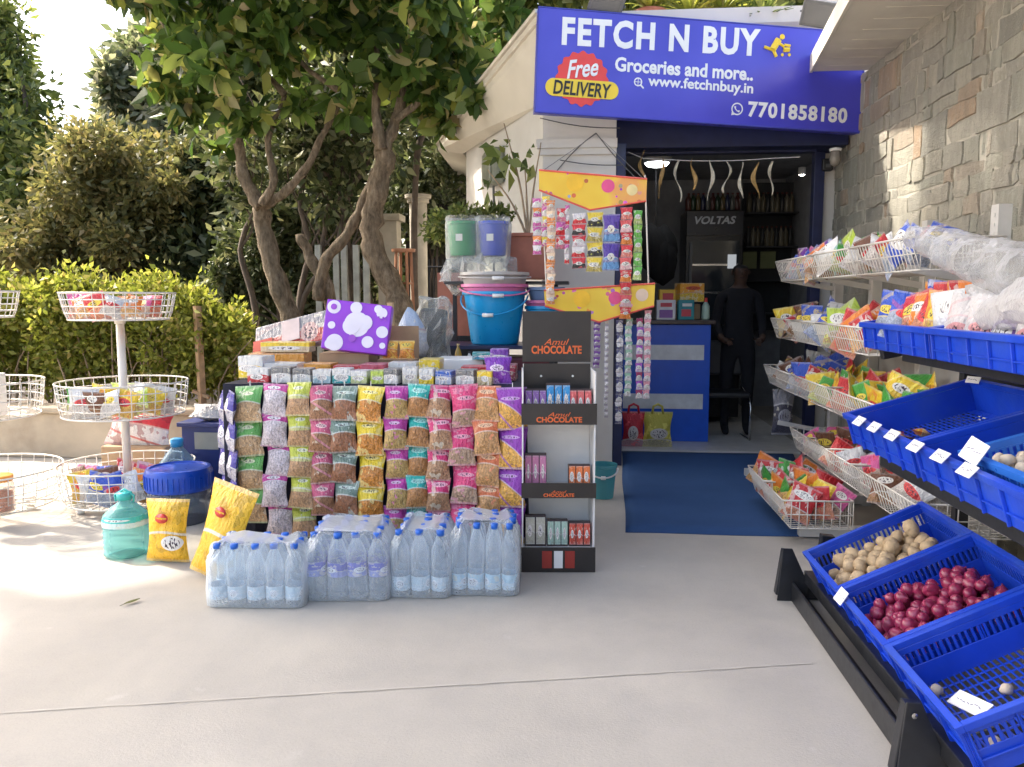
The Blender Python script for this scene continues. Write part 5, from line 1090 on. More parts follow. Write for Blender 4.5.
# bags below the counter, teal bucket
for px, c, d, lab in ((633, (.60, .03, .05), (.5, .3, .35), 'red handled bag of goods standing before the blue counter'), (657, (.62, .55, .08), (.5, .45, .3), 'yellow green handled bag right of the red bag before the counter')):
    p = aY(px, 447, 7.45); t = thing('goods_bag', (p.x, 7.45, .02), lab, 'bag')
    w = .21 if px < 640 else .28
    link('bag_body', pillmesh(w, .33, .13, packmat('bag'+lab[:4], c, d, (.7, .65, .6), .25, .3, (.5, .4, .3, .25)), 2), t, (0, 0, .165))
    MB().tube([(-.05, 0, .31), (-.04, 0, .38), (0, 0, .40), (.04, 0, .38), (.05, 0, .31)], .012, 6).build('handle', mat('bagh'+lab[:4], c, .4), t, smooth=True)
p = aZ(603, 500); bucket('plastic_bucket', 'small teal bucket on the concrete right of the black chocolate stand', p.x, p.y+.08, 0, .095, .075, .24, clear('teal_clear', (.15, .55, .6), .55, .15, .1), hang=.05, hm=M_paper)
# ------------------------------------------------------------------ wrapped water bottle packs
M_pet = clear('bottle_plastic', (.93, .965, .99), .13, .07, .25, 40, col=(.80, .86, .90)); M_film = clear('shrink_film', (.95, .97, .99), .16, .13, 1.0, 16, col=(.88, .92, .94)); M_cap = mat('blue_cap', (.01, .12, .55), .35)
M_lab = {c: packmat('bottle_label_'+c, v, v2, (.8, .85, .9), .5, .2, (.5, .5, .3, .3)) for c, v, v2 in (('violet', (.10, .12, .55), (.3, .35, .7)), ('pale', (.45, .68, .82), (.6, .75, .85)), ('clear', (.5, .65, .75), (.55, .7, .8)))}
def petmesh(r, h):
    m = MB(); m.lathe([(r*.8, 0), (r, .012), (r, .10*h), (r*.93, .13*h), (r, .16*h), (r, .22*h), (r*.94, .25*h), (r, .28*h), (r*.97, .42*h), (r, .62*h), (r*.92, .72*h), (r*.6, .84*h), (r*.38, .91*h), (r*.38, .93*h)], n=18); return m.mesh('bottle', M_pet, True)
def pack(lab, corner, nx, ny, d, h, lk, rot=0, lz=.45):
    t = thing('water_pack', (corner.x, corner.y, 0), lab, 'bottle pack', 'shrink wrapped packs of water bottles', rot=(0, 0, rot))
    r = d/2*.97; bm_ = petmesh(r, h)
    lm = MB().lathe([(r*1.015, lz*h), (r*1.015, (lz+.22)*h)], n=18, cap=False).mesh('label', M_lab[lk], True)
    cm = MB().lathe([(r*.42, .925*h), (r*.42, h), (r*.3, h*1.004)], n=12).mesh('cap', M_cap, True)
    rr = random.Random(nx*ny+int(lz*100))
    for i in range(nx):
        for j in range(ny):
            b = link('bottle', bm_, t, (d*(i+.5), d*(j+.5), .004), (rr.uniform(-.03, .03), rr.uniform(-.03, .03), rr.uniform(0, 6)))
            link('label', lm, b); link('cap', cm, b)
    W, Dp = nx*d, ny*d; P = []; NU = 44
    for v, ins in ((0, .01), (.02, -.004), (.3, -.006), (.6, -.004), (.75, .006), (.88, .022), (.98, .034), (1.02, .05)):
        row = []
        for k in range(NU):
            a = 2*math.pi*k/NU; ca, sa = math.cos(a), math.sin(a); e = .22
            x = W/2+(W/2-ins)*math.copysign(abs(ca)**e, ca); y = Dp/2+(Dp/2-ins)*math.copysign(abs(sa)**e, sa)
            q = .004+.008*(v > .6); row.append((x+q*math.sin(k*2.1+v*9)*1.2, y-q*abs(math.sin(x/d*math.pi))*.8, v*h+.012*math.sin(k*1.7)*(v > .7)))
        P.append(row)
    m = MB(); m.grid(P, True); o = len(m.v); m.add(P[-1], [tuple(range(NU))]); m.build('shrink_wrap', M_film, t, smooth=True)
    return t
pack('wrapped pack of water bottles with pale labels at the left end of the row', aZ(206, 608), 5, 3, .088, .285, 'clear', R(3), .12)
pack('wrapped water bottle pack with violet blue labels, second from the left', aZ(304, 602), 4, 4, .098, .31, 'violet', R(6), .36)
pack('wrapped water bottle pack with clear bottles, third from the left', aZ(390, 598), 3, 4, .094, .315, 'clear', R(2), .1)
pack('tallest wrapped water bottle pack, nearest the black chocolate stand', aZ(449, 596), 4, 4, .082, .34, 'pale', R(3), .08)
# ------------------------------------------------------------------ left floor goods
def jug(x, y, lab):
    t = thing('water_jug', (x, y, 0), lab, 'bottle'); r = .118
    prof = [(.09, 0), (r, .015)]
    for k in range(5): prof += [(r, .03+k*.026), (r*.955, .043+k*.026)]
    prof += [(r, .165), (r*1.0, .20), (r*.9, .235), (r*.55, .275), (r*.28, .295), (r*.28, .31)]
    MB().lathe(prof, n=28).build('bottle_body', clear('teal_pet', (.55, .88, .86), .20, .07, .2, 20, col=(.35, .70, .68)), t, smooth=True)
    MB().lathe([(r*.34, .31), (r*.34, .345), (r*.25, .35)], n=14).build('cap', mat('teal_cap', (.05, .45, .42), .4), t, smooth=True)
    MB().lathe([(r*1.012, .172), (r*1.012, .202), (r*.93, .232)], n=28, cap=False).build('label', packmat('teal_label', (.05, .5, .45), (.6, .75, .7), (.75, .8, .75), .5, .1), t, smooth=True)
    m = MB(); m.tube([(-.05, 0, .295), (-.055, 0, .33), (0, 0, .365), (.055, 0, .33), (.05, 0, .295)], .006, 6); m.build('handle', mat('teal_cap', (.05, .45, .42), .4), t, smooth=True)
p = aZ(117, 560); jug(p.x, p.y+.10, 'teal tinted five litre water bottle standing on the ground before the basket stand')
Ydr = 4.75; p = aZ(178, 532); dr = thing('water_drum', (aY(180, 500, Ydr).x, Ydr, 0), 'big clear barrel jar with a wide bright blue screw lid', 'jar'); k_ = Ydr/800
zL = zt(497, Ydr); 
MB().lathe([(.17, 0), (.18, .02), (.18, zL-.08), (.19, zL-.03), (.175, zL)], n=32).build('jar_body', clear('grey_pet', (.62, .66, .72), .30, .08, .1, col=(.25, .27, .33)), dr, smooth=True)
MB().lathe([(.198, zL-.01), (.202, zL), (.202, zL+.10), (.19, zL+.125), (.17, zL+.13), (.165, zL+.12), (.001, zL+.12)], n=36).build('lid', mat('royal_blue_lid', (.01, .07, .48), .3), dr, auto=True)
m = MB(); 
for k in range(40): a = 2*math.pi*k/40; m.tube([(.203*math.cos(a), .203*math.sin(a), zL+.01), (.203*math.cos(a), .203*math.sin(a), zL+.09)], .0035, 4)
m.build('lid_ridges', mat('royal_blue_lid', (.01, .07, .48), .3), dr)
wj = thing('water_bottle', (aY(178, 470, 5.10).x, 5.10, 0), 'tall clear dispenser bottle with small blue cap behind the blue lidded jar', 'bottle')
zt2 = zt(446, 5.10); r = .13
MB().lathe([(r*.9, 0), (r, .02), (r, zt2-.22), (r*.9, zt2-.16), (r*.45, zt2-.08), (r*.25, zt2-.05), (r*.25, zt2-.03)], n=28).build('bottle_body', clear('blue_pet', (.55, .68, .8), .3, .06, .2, col=(.3, .42, .52)), wj, smooth=True)
MB().lathe([(r*.32, zt2-.05), (r*.32, zt2), (r*.25, zt2+.005)], n=16).build('cap', mat('sky_cap', (.03, .3, .6), .4), wj, smooth=True)
def petbag(px, py, w, h, rotz, tiltx, tilty, lab, seed):
    p = aZ(px, py); t = thing('pet_food_bag', (p.x, p.y+.06, 0.01), lab, 'pet food bag', 'yellow pet food bags', rot=(tiltx, tilty, rotz))
    mt = packmat('pet_bag_film', (.85, .50, .02), (.82, .46, .02), (.80, .78, .74), .5, .08, (.64, .30, .20, .15), .35)
    m = pillow(w, h, .13, seed, 12, 14, .03, .12)
    # squared bottom, flat top seal
    m.v = [(x, y*(1 if z > -h*.3 else 1.15), z) for x, y, z in m.v]
    m.build('bag', mt, t, smooth=True, loc=(0, 0, h/2))
    def dsc(u, v, rx, rz, mtt, nm, dy=0):
        q = Matrix.Rotation(R(90), 3, 'X')@Matrix.Diagonal((1, rz/rx, 1)); MB().lathe([(.001, 0), (rx*.9, .001), (rx, .003), (.001, .004)], (u*w, -.070-dy, v*h), 20, M=q).build(nm, mtt, t, smooth=True)
    dsc(.02, .72, .036, .026, mat('bag_red', (.7, .06, .05), .4), 'brand_oval', -.002); 
    text('lettering', 'Pedigree', mat('yellow_vinyl', (.85, .62, .04), .4), (.02*w, -.0745, .72*h), (1, 0, 0), (0, 0, 1), .056, .014, .01, t)
    return t
petbag(162, 567, .245, .335, R(-2), R(-5), 0, 'upright yellow pet food bag with a white dog picture beside the teal bottle', 3)
petbag(205, 584, .29, .48, R(-20), R(-12), R(12), 'tilted crumpled yellow pet food bag leaning against the water bottle pack', 6)
nt_ = thing('side_table', (aY(207, 500, 5.3).x, 5.42, 0), 'small navy side cabinet with a grey panel left of the snack table', 'cabinet')
zt3 = zt(428, 5.3); MB().span((-.165, -.12, .02), (.2, .3, zt3-.03)).build('cabinet_body', mat('cabinet_navy', (.015, .03, .16), .4), nt_, bevel=.005); MB().span((-.185, -.15, zt3-.03), (.22, .32, zt3)).build('top', mat('cabinet_navy', (.015, .03, .16), .4), nt_, bevel=.005)
MB().span((-.07, -.126, .35), (.10, -.121, zt3-.07)).build('panel', mat('grey_panel', (.34, .34, .30), .5), nt_)
o = link('plastic_bag', pillmesh(.30, .22, .11, packmat('white_bag', (.66, .64, .62), (.62, .60, .58), (.4, .38, .38), .5, .3, (.4, .3, .2, .1)), 2), loc=(aY(206, 415, 5.3).x, 5.42, zt3+.06), rot=(R(-72), .1, .3)); tag(o, 'crumpled white bag lying on the small navy side cabinet', 'bag')
# ------------------------------------------------------------------ wire basket rack along the stone wall
WR = thing('wire_rack', (1.88, 5.1, 0), 'white slotted rack of wire baskets standing along the stone wall', 'rack'); L4_ = -WR.location
M_post = mat('white_slotted_steel', (.62, .60, .56), .45, var=.08)
for y in (3.95, 4.72, 5.52, 6.30):
    m = MB(); m.span((1.90, y-.035, 0), (1.96, y+.035, 1.83)); 
    for k in range(40): m.span((1.896, y-.008, .06+k*.044), (1.8995, y+.008, .075+k*.044))
    m.build('post', M_post, WR, loc=L4_)
    for z in (.42, .78, 1.12, 1.52): MB().bar((1.52, y, z+.02), (1.90, y, z-.05), .01, .035).build('bracket', M_post, WR, loc=L4_)
    MB().bar((1.28, y, .04), (1.93, y, .04), .05, .06).build('base_foot', M_post, WR, loc=L4_)
M_backp = mat('pegboard', (.42, .40, .37), .6, var=.1)
for (za, zb) in ((.1, .38), (.5, .75), (.9, 1.1)): MB().span((1.965, 3.9, za), (1.98, 6.34, zb)).build('back_panel', M_backp, WR, loc=L4_)
def rectbasket(l, d, h, lean=.05):
    m = MB(); n = int(l/.040)
    for v, t in ((0, .004), (.5, .0032), (1, .0055)):
        o = -lean*v; m.tube([(o, 0, v*h), (d, 0, v*h), (d, l, v*h), (o, l, v*h)], t, 4, closed=True)
    for k in range(n+1):
        y = l*k/n; m.tube([(-lean, y, h), (0, y, 0), (d, y, 0), (d, y, h)], .0030, 4)
    for k in range(int(d/.045)+1):
        x = .045*k; 
        for y in (0, l): m.tube([(x, y, 0), (x, y, h)], .0030, 4)
    for k in range(1, 5): m.tube([(d*k/5, 0, .002), (d*k/5, l, .002)], .0024, 4)
    return m.mesh('basket', M_wire, True)
RBm = rectbasket(.82, .36, .145); RBs = rectbasket(.46, .34, .16)
LV = {'top': (1.50, 1.525, [3.75, 4.59, 5.43]), 'second': (1.50, 1.10, [4.34, 5.52]), 'third': (1.50, .725, [4.05, 4.88, 5.70]), 'fourth': (1.50, .36, [3.55, 4.4, 4.84])}
for lv, (x, z, ys) in LV.items():
    for y in ys: link('basket', RBm, WR, Vector((x, y, z))+L4_)
link('basket', RBm, WR, Vector((1.50, 4.93, 1.10))+L4_)
for y in (4.55, 5.04): link('basket', RBs, WR, Vector((1.19, y, .10))+L4_)
def fill(level, x, z, y0, y1, cols, size, seed, rows=2, where=''):
    r = random.Random(seed); n = len(cols)
    for q in range(rows):
        for i, c in enumerate(cols):
            y = y0+(y1-y0)*(i+.5)/n; s = r.uniform(.9, 1.3)
            end = 'far end' if i < 0 else ('near end' if i < n/3 else ('middle' if i < 2*n/3 else 'far end'))
            o = link('snack_packet', pillmesh(*size, pk(c, r.randint(0, 2)), r.randint(0, 3), .3), loc=(x+.07+q*.13+r.uniform(-.02, .02), y+r.uniform(-.02, .02), z+size[1]*(.42+.12*q)+r.uniform(0, .05)), rot=(r.uniform(-.9, .5), r.uniform(-.7, .7), R(-55)+r.uniform(-.9, .9)), sc=s)
            tag(o, '%s packet, %s row of wire baskets, %s, %s file' % (c, level, end, ('front', 'rear', 'back')[q]), 'snack packet', 'packets in the %s row of wire baskets' % level)
fill('top', 1.48, 1.53, 3.9, 6.22, ['blue', 'blue', 'red', 'white', 'brown', 'white', 'lime', 'green', 'teal', 'white', 'brown', 'orange', 'blue', 'purple', 'blue', 'pink'], (.15, .19, .06), 31, rows=2)
fill('second', 1.48, 1.105, 4.4, 6.32, ['red', 'orange', 'red', 'lime', 'lime', 'blue', 'white', 'blue', 'brown', 'red', 'brown', 'yellow'], (.16, .21, .06), 32)
fill('third', 1.48, .73, 4.1, 6.45, ['green', 'yellow', 'green', 'yellow', 'red', 'yellow', 'green', 'yellow', 'red', 'blue', 'blue', 'brown', 'brown', 'white'], (.17, .19, .06), 33, rows=3)
fill('fourth', 1.48, .37, 3.7, 5.6, ['white', 'brown', 'pink', 'white', 'red', 'brown', 'pink'], (.16, .17, .05), 34)
fill('bottom protruding', 1.17, .11, 4.55, 5.5, ['red', 'yellow', 'orange', 'green', 'orange', 'red', 'green', 'red', 'orange'], (.15, .19, .05), 35)
fill('low second', 1.40, .13, 4.6, 5.4, ['pink', 'red', 'white', 'orange'], (.15, .17, .05), 36, rows=1)
hb_ = thing('wrapped_bundle', aY(783, 412, 6.35), 'grey bag with dark contents hanging at the far end of the wire rack', 'bag')
link('bag_body', pillmesh(.17, .36, .09, packmat('grey_bag', (.22, .22, .25), (.06, .06, .09), (.35, .35, .4), .7, .4, (.5, .4, .3, .2)), 1), hb_, (0, 0, 0)); MB().tube([(-.05, 0, .15), (0, 0, .25), (.05, 0, .15)], .006, 5).build('handle', M_rubber, hb_)
# ------------------------------------------------------------------ crate rack
def cratemesh(L, W, Hc, slotted=True, lip=.018, th=.004):
    m = MB()
    # rim lip
    for a, b in (((-lip, -lip, Hc-.022), (th, W+lip, Hc)), ((L-th, -lip, Hc-.022), (L+lip, W+lip, Hc))): m.span(a, b)
    for a, b in (((th, -lip, Hc-.022), (L-th, th, Hc)), ((th, W-th, Hc-.022), (L-th, W+lip, Hc))): m.span(a, b)
    def wall(p0, p1, nrm):
        p0, p1 = Vector(p0), Vector(p1); d = (p1-p0); l = d.length; d.normalize(); q = Vector(nrm)
        def pan(s0, s1, z0, z1):
            a = p0+d*s0; b = p0+d*s1; c = (a+b)/2-q*th/2; c.z = (z0+z1)/2
            dim = (abs(d.x)*(s1-s0)+abs(q.x)*th, abs(d.y)*(s1-s0)+abs(q.y)*th, z1-z0); m.box(c, dim)
        if slotted:
            zs0, zs1 = Hc*.46, Hc*.74
            pan(0, l, 0, zs0); pan(0, l, zs1, Hc-.0225); n = int(l/.020)
            for k in range(n+1): s = l*k/n; pan(max(0, s-.005), min(l, s+.005), zs0+.0002, zs1-.0002)
        else: pan(0, l, 0, Hc-.0225)
        n = max(3, int(l/.12))
        for k in range(n+1):
            s = min(max(l*k/n, .006), l-.006); c = p0+d*s+q*.006; c.z = (Hc-.022)/2; m.box(c, (abs(d.x)*.006+abs(q.x)*.012, abs(d.y)*.006+abs(q.y)*.012, Hc-.024))
        c = p0+d*l/2+q*.004; c.z = Hc*.30; m.box(c, (abs(d.x)*l*.98+abs(q.x)*.008, abs(d.y)*l*.98+abs(q.y)*.008, .006))
    wall((0, 0, 0), (0, W, 0), (-1, 0, 0)); wall((L, 0, 0), (L, W, 0), (1, 0, 0)); wall((th, 0, 0), (L-th, 0, 0), (0, -1, 0)); wall((th, W, 0), (L-th, W, 0), (0, 1, 0))
    nx, ny = int(L/.020), int(W/.045)
    for k in range(1, nx): m.span((L*k/nx-.0035, th, .001), (L*k/nx+.0035, W-th, .006))
    for k in range(1, ny): m.span((th, W*k/ny-.004, .0005), (L-th, W*k/ny+.004, .0055))
    m.span((th, th, -.004), (.035, W-th, .0045)); m.span((L-.035, th, -.004), (L-th, W-th, .0045))
    return m.mesh('crate', M_blue)
CRm = {}
def crate(lab, X, Y0, Zr, W, L, Hc, a, slotted=True, group='blue crates on the black rack'):
    """Y0: near side edge; returns world matrix"""
    Ro = Matrix.Rotation(-R(a), 4, 'Y'); o0 = Vector((X, Y0+.012, Zr))-(Ro.to_3x3()@Vector((0, 0, Hc)))
    M = Matrix.Translation(o0)@Ro; k = (W, L, Hc, slotted)
    if k not in CRm: CRm[k] = cratemesh(L, W-.040, Hc, slotted)
    o = thing('blue_crate', (0, 0, 0), lab, 'crate', group); o.matrix_world = M; c = link('crate_shell', CRm[k], o)
    b = c.modifiers.new('bevel', 'BEVEL'); b.width = .0015; b.segments = 1
    return M
AL = 26
mP = crate('blue crate full of potatoes, farthest on the lowest tier', 1.0, 3.10, .285, .47, .52, .17, AL)
mO = crate('blue crate of red onions in the middle of the lowest tier', 1.0, 2.60, .285, .50, .52, .17, AL)
mE = crate('nearest blue crate of the lowest tier, nearly empty with a price card', 1.0, 2.09, .285, .51, .56, .17, AL)
mF = crate('wide blue crate at the far end of the middle tier', 1.15, 2.86, .905, .72, .52, .14, 17, False)
mG = crate('wide blue crate at the near end of the middle tier', 1.15, 2.12, .905, .74, .52, .14, 17, False)
mU = crate('blue crate at the far end of the upper tier under the snack packets', 1.25, 3.02, 1.295, .70, .48, .115, 8, False)
mV = crate('blue crate on the near part of the upper tier under the white bag', 1.25, 2.30, 1.295, .72, .48, .115, 8, False)
mV2 = crate('blue crate at the near end of the upper tier, cut by the frame', 1.25, 1.58, 1.295, .72, .48, .115, 8, False)
# frame
CF = thing('crate_rack', (1.3, 3, 0), 'black steel crate rack with sloping tiers beside the entrance', 'rack'); L5 = -CF.location
def fb(a, b, w, h, nm): return MB().bar(a, b, w, h).build(nm, M_black, CF, loc=L5, bevel=.004)
YF, YN = 3.72, 2.30
for y in (YF, YN):
    fb((.965, y, .05), (1.75, y, .05), .045, .09, 'base_beam')
    fb((.935, y, .02), (.962, y, .235), .045, .05, 'front_leg')
    if y > 3: fb((1.12, y, .09), (1.14, y, .31), .045, .06, 'short_leg')
    fb((1.07, y, .075), (1.75, y, .40), .04, .04, 'slope_bearer')
    fb((1.72, y, 0), (1.72, y, 1.55), .05, .06, 'upright'); fb((1.28, y, .725), (1.74, y, .865), .04, .06, 'slope_bearer'); fb((1.34, y, 1.15), (1.74, y, 1.235), .04, .05, 'slope_bearer')
fb((.985, 2.30, .045), (.985, 3.74, .045), .012, .09, 'floor_rail'); fb((1.02, 2.30, .012), (1.02, 3.74, .012), .07, .012, 'floor_rail')
fb((1.06, 2.05, .118), (1.06, 3.70, .118), .05, .055, 'tier_beam'); fb((1.26, 2.0, .735), (1.26, 3.40, .735), .04, .06, 'tier_beam'); fb((1.36, 1.5, 1.155), (1.36, 3.5, 1.155), .03, .04, 'tier_beam')
fb((1.60, 2.0, .36), (1.60, 3.7, .36), .04, .05, 'tier_beam'); fb((1.66, 2.0, .86), (1.66, 3.7, .86), .04, .05, 'tier_beam')
M_dp = mat('back_sheet', (.03, .03, .033), .5, var=.3)
MB().span((1.745, 2.0, .55), (1.75, 3.72, .84)).build('back_sheet', M_dp, CF, loc=L5); MB().span((1.745, 2.0, 1.0), (1.75, 3.72, 1.12)).build('back_sheet', M_dp, CF, loc=L5)
# end gusset plate with bolts at the near end
m = MB(); m.prism([Vector(p) for p in ((.915, YN-.03, 0), (1.05, YN-.03, 0), (1.05, YN-.03, .09), (.976, YN-.03, .25), (.935, YN-.03, .25))], (0, -.004, 0), (0, .004, 0)); m.build('gusset_plate', M_black, CF, loc=L5, bevel=.002)
m = MB(); m.prism([Vector(p) for p in ((.915, YF-.03, 0), (1.05, YF-.03, 0), (1.05, YF-.03, .09), (.976, YF-.03, .25), (.935, YF-.03, .25))], (0, -.004, 0), (0, .004, 0)); m.build('gusset_plate', M_black, CF, loc=L5, bevel=.002)
for q in ((.955, YN-.036, .215), (1.0, YN-.036, .05), (1.13, YN-.026, .06), (1.35, YN-.026, .06)): MB().lathe([(.001, 0), (.009, 0), (.009, .006), (.001, .007)], q, 8, M=Euler((R(90), 0, 0)).to_matrix()).build('bolt', M_chrome, CF, loc=L5)
# ---- produce
def lump(seed, sx, sz, base, M=None):
    r = random.Random(seed); m = MB(); n, k = 12, 9; P = []
    ph = [r.uniform(0, 6) for _ in range(4)]
    for j in range(k+1):
        t = math.pi*j/k; row = []
        for i in range(n):
            a = 2*math.pi*i/n; q = 1+base*math.sin(2*a+ph[0])*math.sin(t*2+ph[1])+base*.7*math.sin(3*a+ph[2])*math.sin(3*t+ph[3]); rad = math.sin(t)*q
            row.append((sx*rad*math.cos(a), sx*.86*rad*math.sin(a), sz*math.cos(t)*q))
        P.append(row)
    m.grid(P, True); return m
M_pot = mat('potato_skin', (.50, .37, .22), .75, var=.22, nscale=28, bump=.3, bscale=120, dirt=(.32, .22, .12))
def onion_mat():
    t = NT('onion_skin'); co = t.coord('Object', (1, 1, .25)); n = t.noise(co, 70, 3, .6)
    oi = t.new('ShaderNodeObjectInfo'); c = t.ramp(n, [(.3, (.15, .010, .035)), (.6, (.31, .028, .085)), (.8, (.58, .26, .28))]); c = t.mix(t.math('MULTIPLY', oi.outputs['Random'], .45), c, (.24, .012, .06))
    t.bsdf(c, .3, 0, .6, t.bump(n, .15, .004)); return t.m
M_on = onion_mat(); M_gar = mat('garlic_skin', (.62, .52, .40), .7, var=.15, nscale=40)
pots = [lump(s, .038, .028, .09).mesh('potato', M_pot, True) for s in range(4)]
def onmesh(s):
    m = lump(s, .029, .026, .04); v = m.v; m.v = [(x, y, z+(.006*max(0, 1-((x*x+y*y)**.5)/.012) if z > 0 else 0)) for x, y, z in v]; m.tube([(0, 0, .022), (.002, .001, .032), (.004, .0, .036)], [.005, .003, .002], 5); return m.mesh('onion', M_on, True)
ons = [onmesh(s) for s in range(4)]; gars = [lump(s+9, .020, .018, .12).mesh('garlic_bulb', M_gar, True) for s in range(3)]
def produce(name, meshes, M, L, W, d, layers, lab, cat, grp, seed, x0=.02, x1=None, sc=(1, 1), y0=.02, zb=.02):
    r = random.Random(seed); x1 = x1 or L-.02; cnt = 0
    for ly in range(layers):
        ins = ly*d*.45; y = y0+d/2+ins; row = 0
        while y < W-.06-ins:
            x = x0+d/2+ins+(row % 2)*d*.5
            while x < x1-d/2-ins:
                if ly < layers-1 or r.random() < .72:
                    p = M@Vector((x+r.uniform(-.2, .2)*d, y+r.uniform(-.2, .2)*d, zb+d*.42+ly*d*.62+r.uniform(-.006, .012)))
                    o = link(name, meshes[cnt % len(meshes)], loc=p, rot=(r.uniform(-1.3, 1.3), r.uniform(-1.3, 1.3), r.uniform(0, 6.28)), sc=r.uniform(*sc)); tag(o, lab, cat, grp); cnt += 1
                x += d
            y += d*.88; row += 1
    return cnt
produce('potato', pots, mP, .52, .47, .060, 3, 'brown potato heaped in the farthest lowest blue crate', 'potato', 'potatoes heaped in a blue crate', 1, sc=(.72, 1.05))
produce('red_onion', ons, mO, .52, .50, .052, 3, 'shiny red onion heaped in the middle lowest blue crate', 'onion', 'red onions heaped in a blue crate', 2, sc=(.72, 1.08))
for i, (x, y, lab) in enumerate([(.22, .28, 'small grey green garlic bulb lying alone on the slotted floor of the nearest low crate'), (.06, .40, 'small pale garlic bulb at the front lip of the nearest low crate'), (.08, .08, 'small white garlic bulb by the price card in the nearest low crate')]):
    tag(link('garlic_bulb', gars[i], loc=mE@Vector((x, y, .02)), rot=(.4, i, 0)), lab, 'garlic')
# small light blue basket with garlic in the near middle crate
M_lb = mat('light_blue_plastic', (.03, .16, .60), .3, var=.08)
sbk = thing('small_basket', (0, 0, 0), 'small light blue perforated basket of pale garlic in the near middle tier crate', 'basket'); mS = mG@Matrix.Translation((.05, .04, .045))
sbk.matrix_world = mS; cm_ = cratemesh(.34, .40, .105, True); cm_.materials.clear(); cm_.materials.append(M_lb); link('basket_shell', cm_, sbk)
produce('garlic_bulb', gars, mS, .34, .46, .042, 2, 'pale garlic bulb heaped in the small light blue basket', 'garlic', 'garlic in the light blue basket', 3, sc=(.8, 1.2))
for i, (x, y, c) in enumerate([(.12, .60, 'red'), (.20, .52, 'orange'), (.10, .50, 'brown')]):
    o = link('snack_packet', pillmesh(.10, .07, .03, pk(c, 1), 1), loc=mF@Vector((x, y-.06, .03)), rot=(R(-80), .2*i, i*1.1)); tag(o, 'small %s wrapped packet lying in the far middle tier crate' % c, 'snack packet')
# packets and bags on the upper tier
r = random.Random(77)
for i, c in enumerate(['white', 'orange', 'red', 'orange', 'red', 'blue', 'orange', 'blue']):
    for q in range(2):
        o = link('snack_packet', pillmesh(.17, .21, .06, pk(c, (i+q) % 3), i % 4), loc=mU@Vector((.09+q*.15, .04+.075*i, .13+.02*q)), rot=(r.uniform(-.35, .1), r.uniform(-.3, .3), R(-60)+r.uniform(-.4, .4))); tag(o, '%s packet, %s file of the far upper crate, %s' % (c, ('front', 'back')[q], ['nearest the near end', 'second from the near end', 'third from the near end', 'just before the middle', 'just beyond the middle', 'third from the far end', 'second from the far end', 'at the far end'][i]), 'snack packet', 'packets in the far upper crate')
for i, (y, c) in enumerate([(.62, 'white'), (.47, 'white'), (.32, 'purple'), (.16, 'white')]):
    o = link('snack_packet', pillmesh(.20, .22, .09, packmat('white_purple_%d' % i, (.62, .58, .56), (.60, .56, .55) if c == 'white' else (.16, .06, .35), (.65, .3, .3) if c == 'white' else (.7, .7, .7), .6, .15, (.5, .4, .3, .12)), i), loc=mV@Vector((.10, y, .11)), rot=(-.3, r.uniform(-.2, .2), R(-65)+r.uniform(-.2, .2))); tag(o, ['farthest white bag', 'second white bag', 'white bag with purple print', 'nearest white bag'][i]+' of goods in the near upper blue crate', 'packet')
def crinkle(pts, rad, name, mt, lab, seed, n=30, loc=None):
    r = random.Random(seed); m = MB(); P = []; N = len(pts); out = []
    sub = 9; V_ = [Vector(p) for p in pts]
    for i in range(N-1):
        for k in range(sub): out.append((V_[i].lerp(V_[i+1], k/sub), rad[i]+(rad[i+1]-rad[i])*k/sub))
    out.append((V_[-1], rad[-1]))
    m.tube([p for p, _ in out], [q for _, q in out], n); m.v = [(x+.008*math.sin(41*y+27*z+seed), y+.008*math.sin(39*x+33*z), z+.006*math.sin(57*x+29*y)+r.uniform(-.003, .003)) for x, y, z in m.v]
    crumple(m, .018, seed, 11); return tag(m.build(name, mt), lab, 'bag')
M_clr = clear('thick_clear_film', (.80, .80, .80), .12, .08, 1.0, 26, col=(.85, .85, .85)); M_clr2 = clear('white_film', (.75, .74, .73), .26, .12, 1.0, 30, col=(.84, .82, .81))
crinkle([(1.33, 3.45, 1.66), (1.36, 3.3, 1.62), (1.40, 3.05, 1.545), (1.45, 2.75, 1.47), (1.52, 2.5, 1.42)], [.03, .06, .078, .09, .075], 'plastic_bag', M_clr, 'long clear plastic roll lying slanted over the near upper crate', 3)
crinkle([(1.30, 2.72, 1.33), (1.34, 2.55, 1.38), (1.36, 2.35, 1.39), (1.4, 2.1, 1.37), (1.42, 1.9, 1.34)], [.03, .08, .10, .10, .06], 'plastic_bag', M_clr2, 'crumpled whitish plastic bag heaped on the near upper crate', 8)
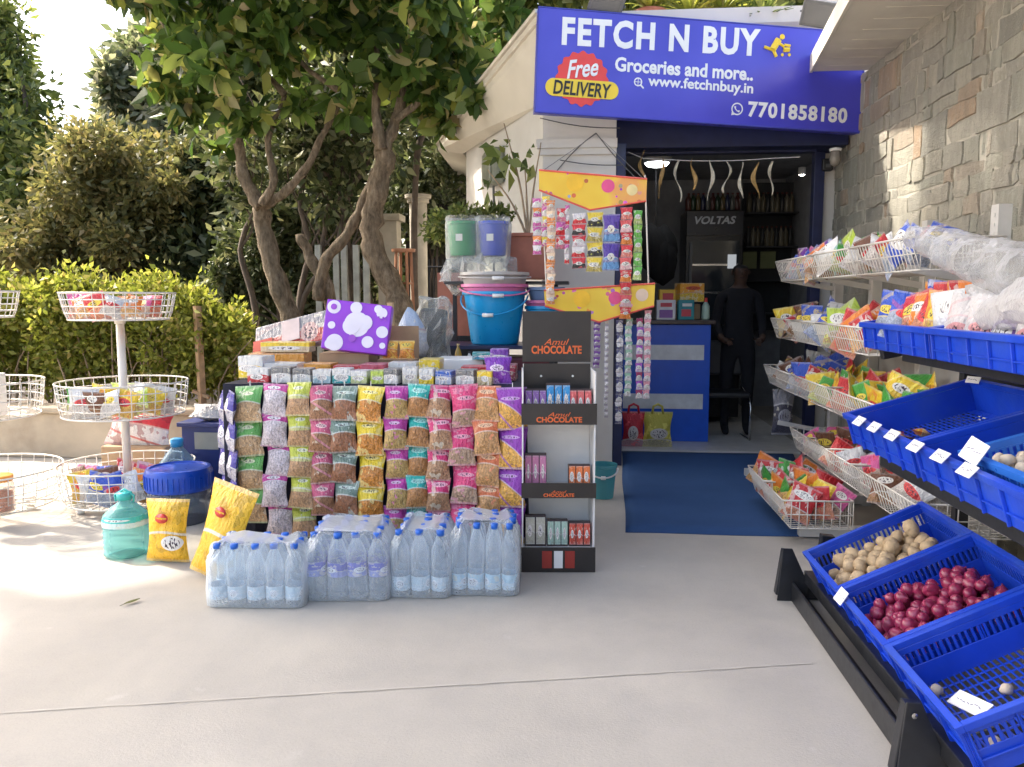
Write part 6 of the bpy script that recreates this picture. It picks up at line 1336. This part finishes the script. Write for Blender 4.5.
# ---- price cards
def card(px, py, X, w, h, lab, rot, off=.0, M=None):
    p = aX(px, py, X) if M is None else M; t = thing('price_card', p, lab, 'price card', 'white price cards on the crates', rot=rot)
    MB().box((0, 0, 0), (w, .003, h)).build('card', M_paper, t)
    m = MB()
    rr = random.Random(int(px)); x = -w*.36
    while x < w*.34: l = rr.uniform(.006, .016); m.bar((x, -.0022, rr.uniform(-.004, .004)), (x+l*.7, -.0022, rr.uniform(-.005, .008)), .0006, .0022); x += l
    m.build('handwriting', mat('pen_ink', (.12, .12, .2), .6), t)
for i, (px, py) in enumerate([(859, 421), (874, 427), (892, 435), (915, 446), (940, 456), (967, 470)]):
    card(px, py, 1.122, .085, .042, ['farthest', 'second farthest', 'third farthest', 'third nearest', 'second nearest', 'nearest'][i]+' white price card clipped on the middle tier crate rim', (R(-42), 0, R(-90)))
card(974, 451, 1.155, .075, .07, 'upright square white card at the light blue garlic basket', (R(-25), R(15), R(-75)))
card(841, 596, .975, .055, .055, 'small white price card hooked on the onion crate front', (R(-30), R(8), R(-80)))
card(997, 672, 1.12, .115, .055, 'larger white handwritten price card in the nearest low crate', (R(-60), R(-6), R(-70)), M=mE@Vector((.075, .13, .12)))
card(937, 389.5, 1.5, .06, .03, 'small white card at the back rim of the far middle crate', (R(-30), 0, R(-60)), M=mF@Vector((.5, .60, .15)))
# ------------------------------------------------------------------ light
w = bpy.data.worlds.new('World'); SC.world = w; w.use_nodes = True; nt = w.node_tree
bg = nt.nodes['Background']; sk = nt.nodes.new('ShaderNodeTexSky'); sk.sky_type = 'NISHITA'; sk.sun_disc = False
sd = Vector((-.80, .30, .95)).normalized(); el = math.asin(sd.z); az = math.atan2(sd.x, sd.y)
sk.sun_elevation = el; sk.sun_rotation = az; sk.air_density = 1.0; sk.dust_density = 6; sk.ozone_density = .6
nt.links.new(sk.outputs[0], bg.inputs[0]); bg.inputs[1].default_value = .15
ld = bpy.data.lights.new('sun', 'SUN'); ld.energy = 2.0; ld.angle = R(2.0); ld.color = (1, .93, .82)
lo = bpy.data.objects.new('sun', ld); COL.objects.link(lo); lo.rotation_euler = (-sd).to_track_quat('-Z', 'Y').to_euler()
SC.view_settings.view_transform = 'Standard'; SC.view_settings.look = 'None'; SC.view_settings.exposure = 2.2; SC.view_settings.gamma = 1
SC.render.engine = 'CYCLES'; SC.cycles.max_bounces = 8; SC.cycles.transparent_max_bounces = 24; SC.cycles.diffuse_bounces = 4
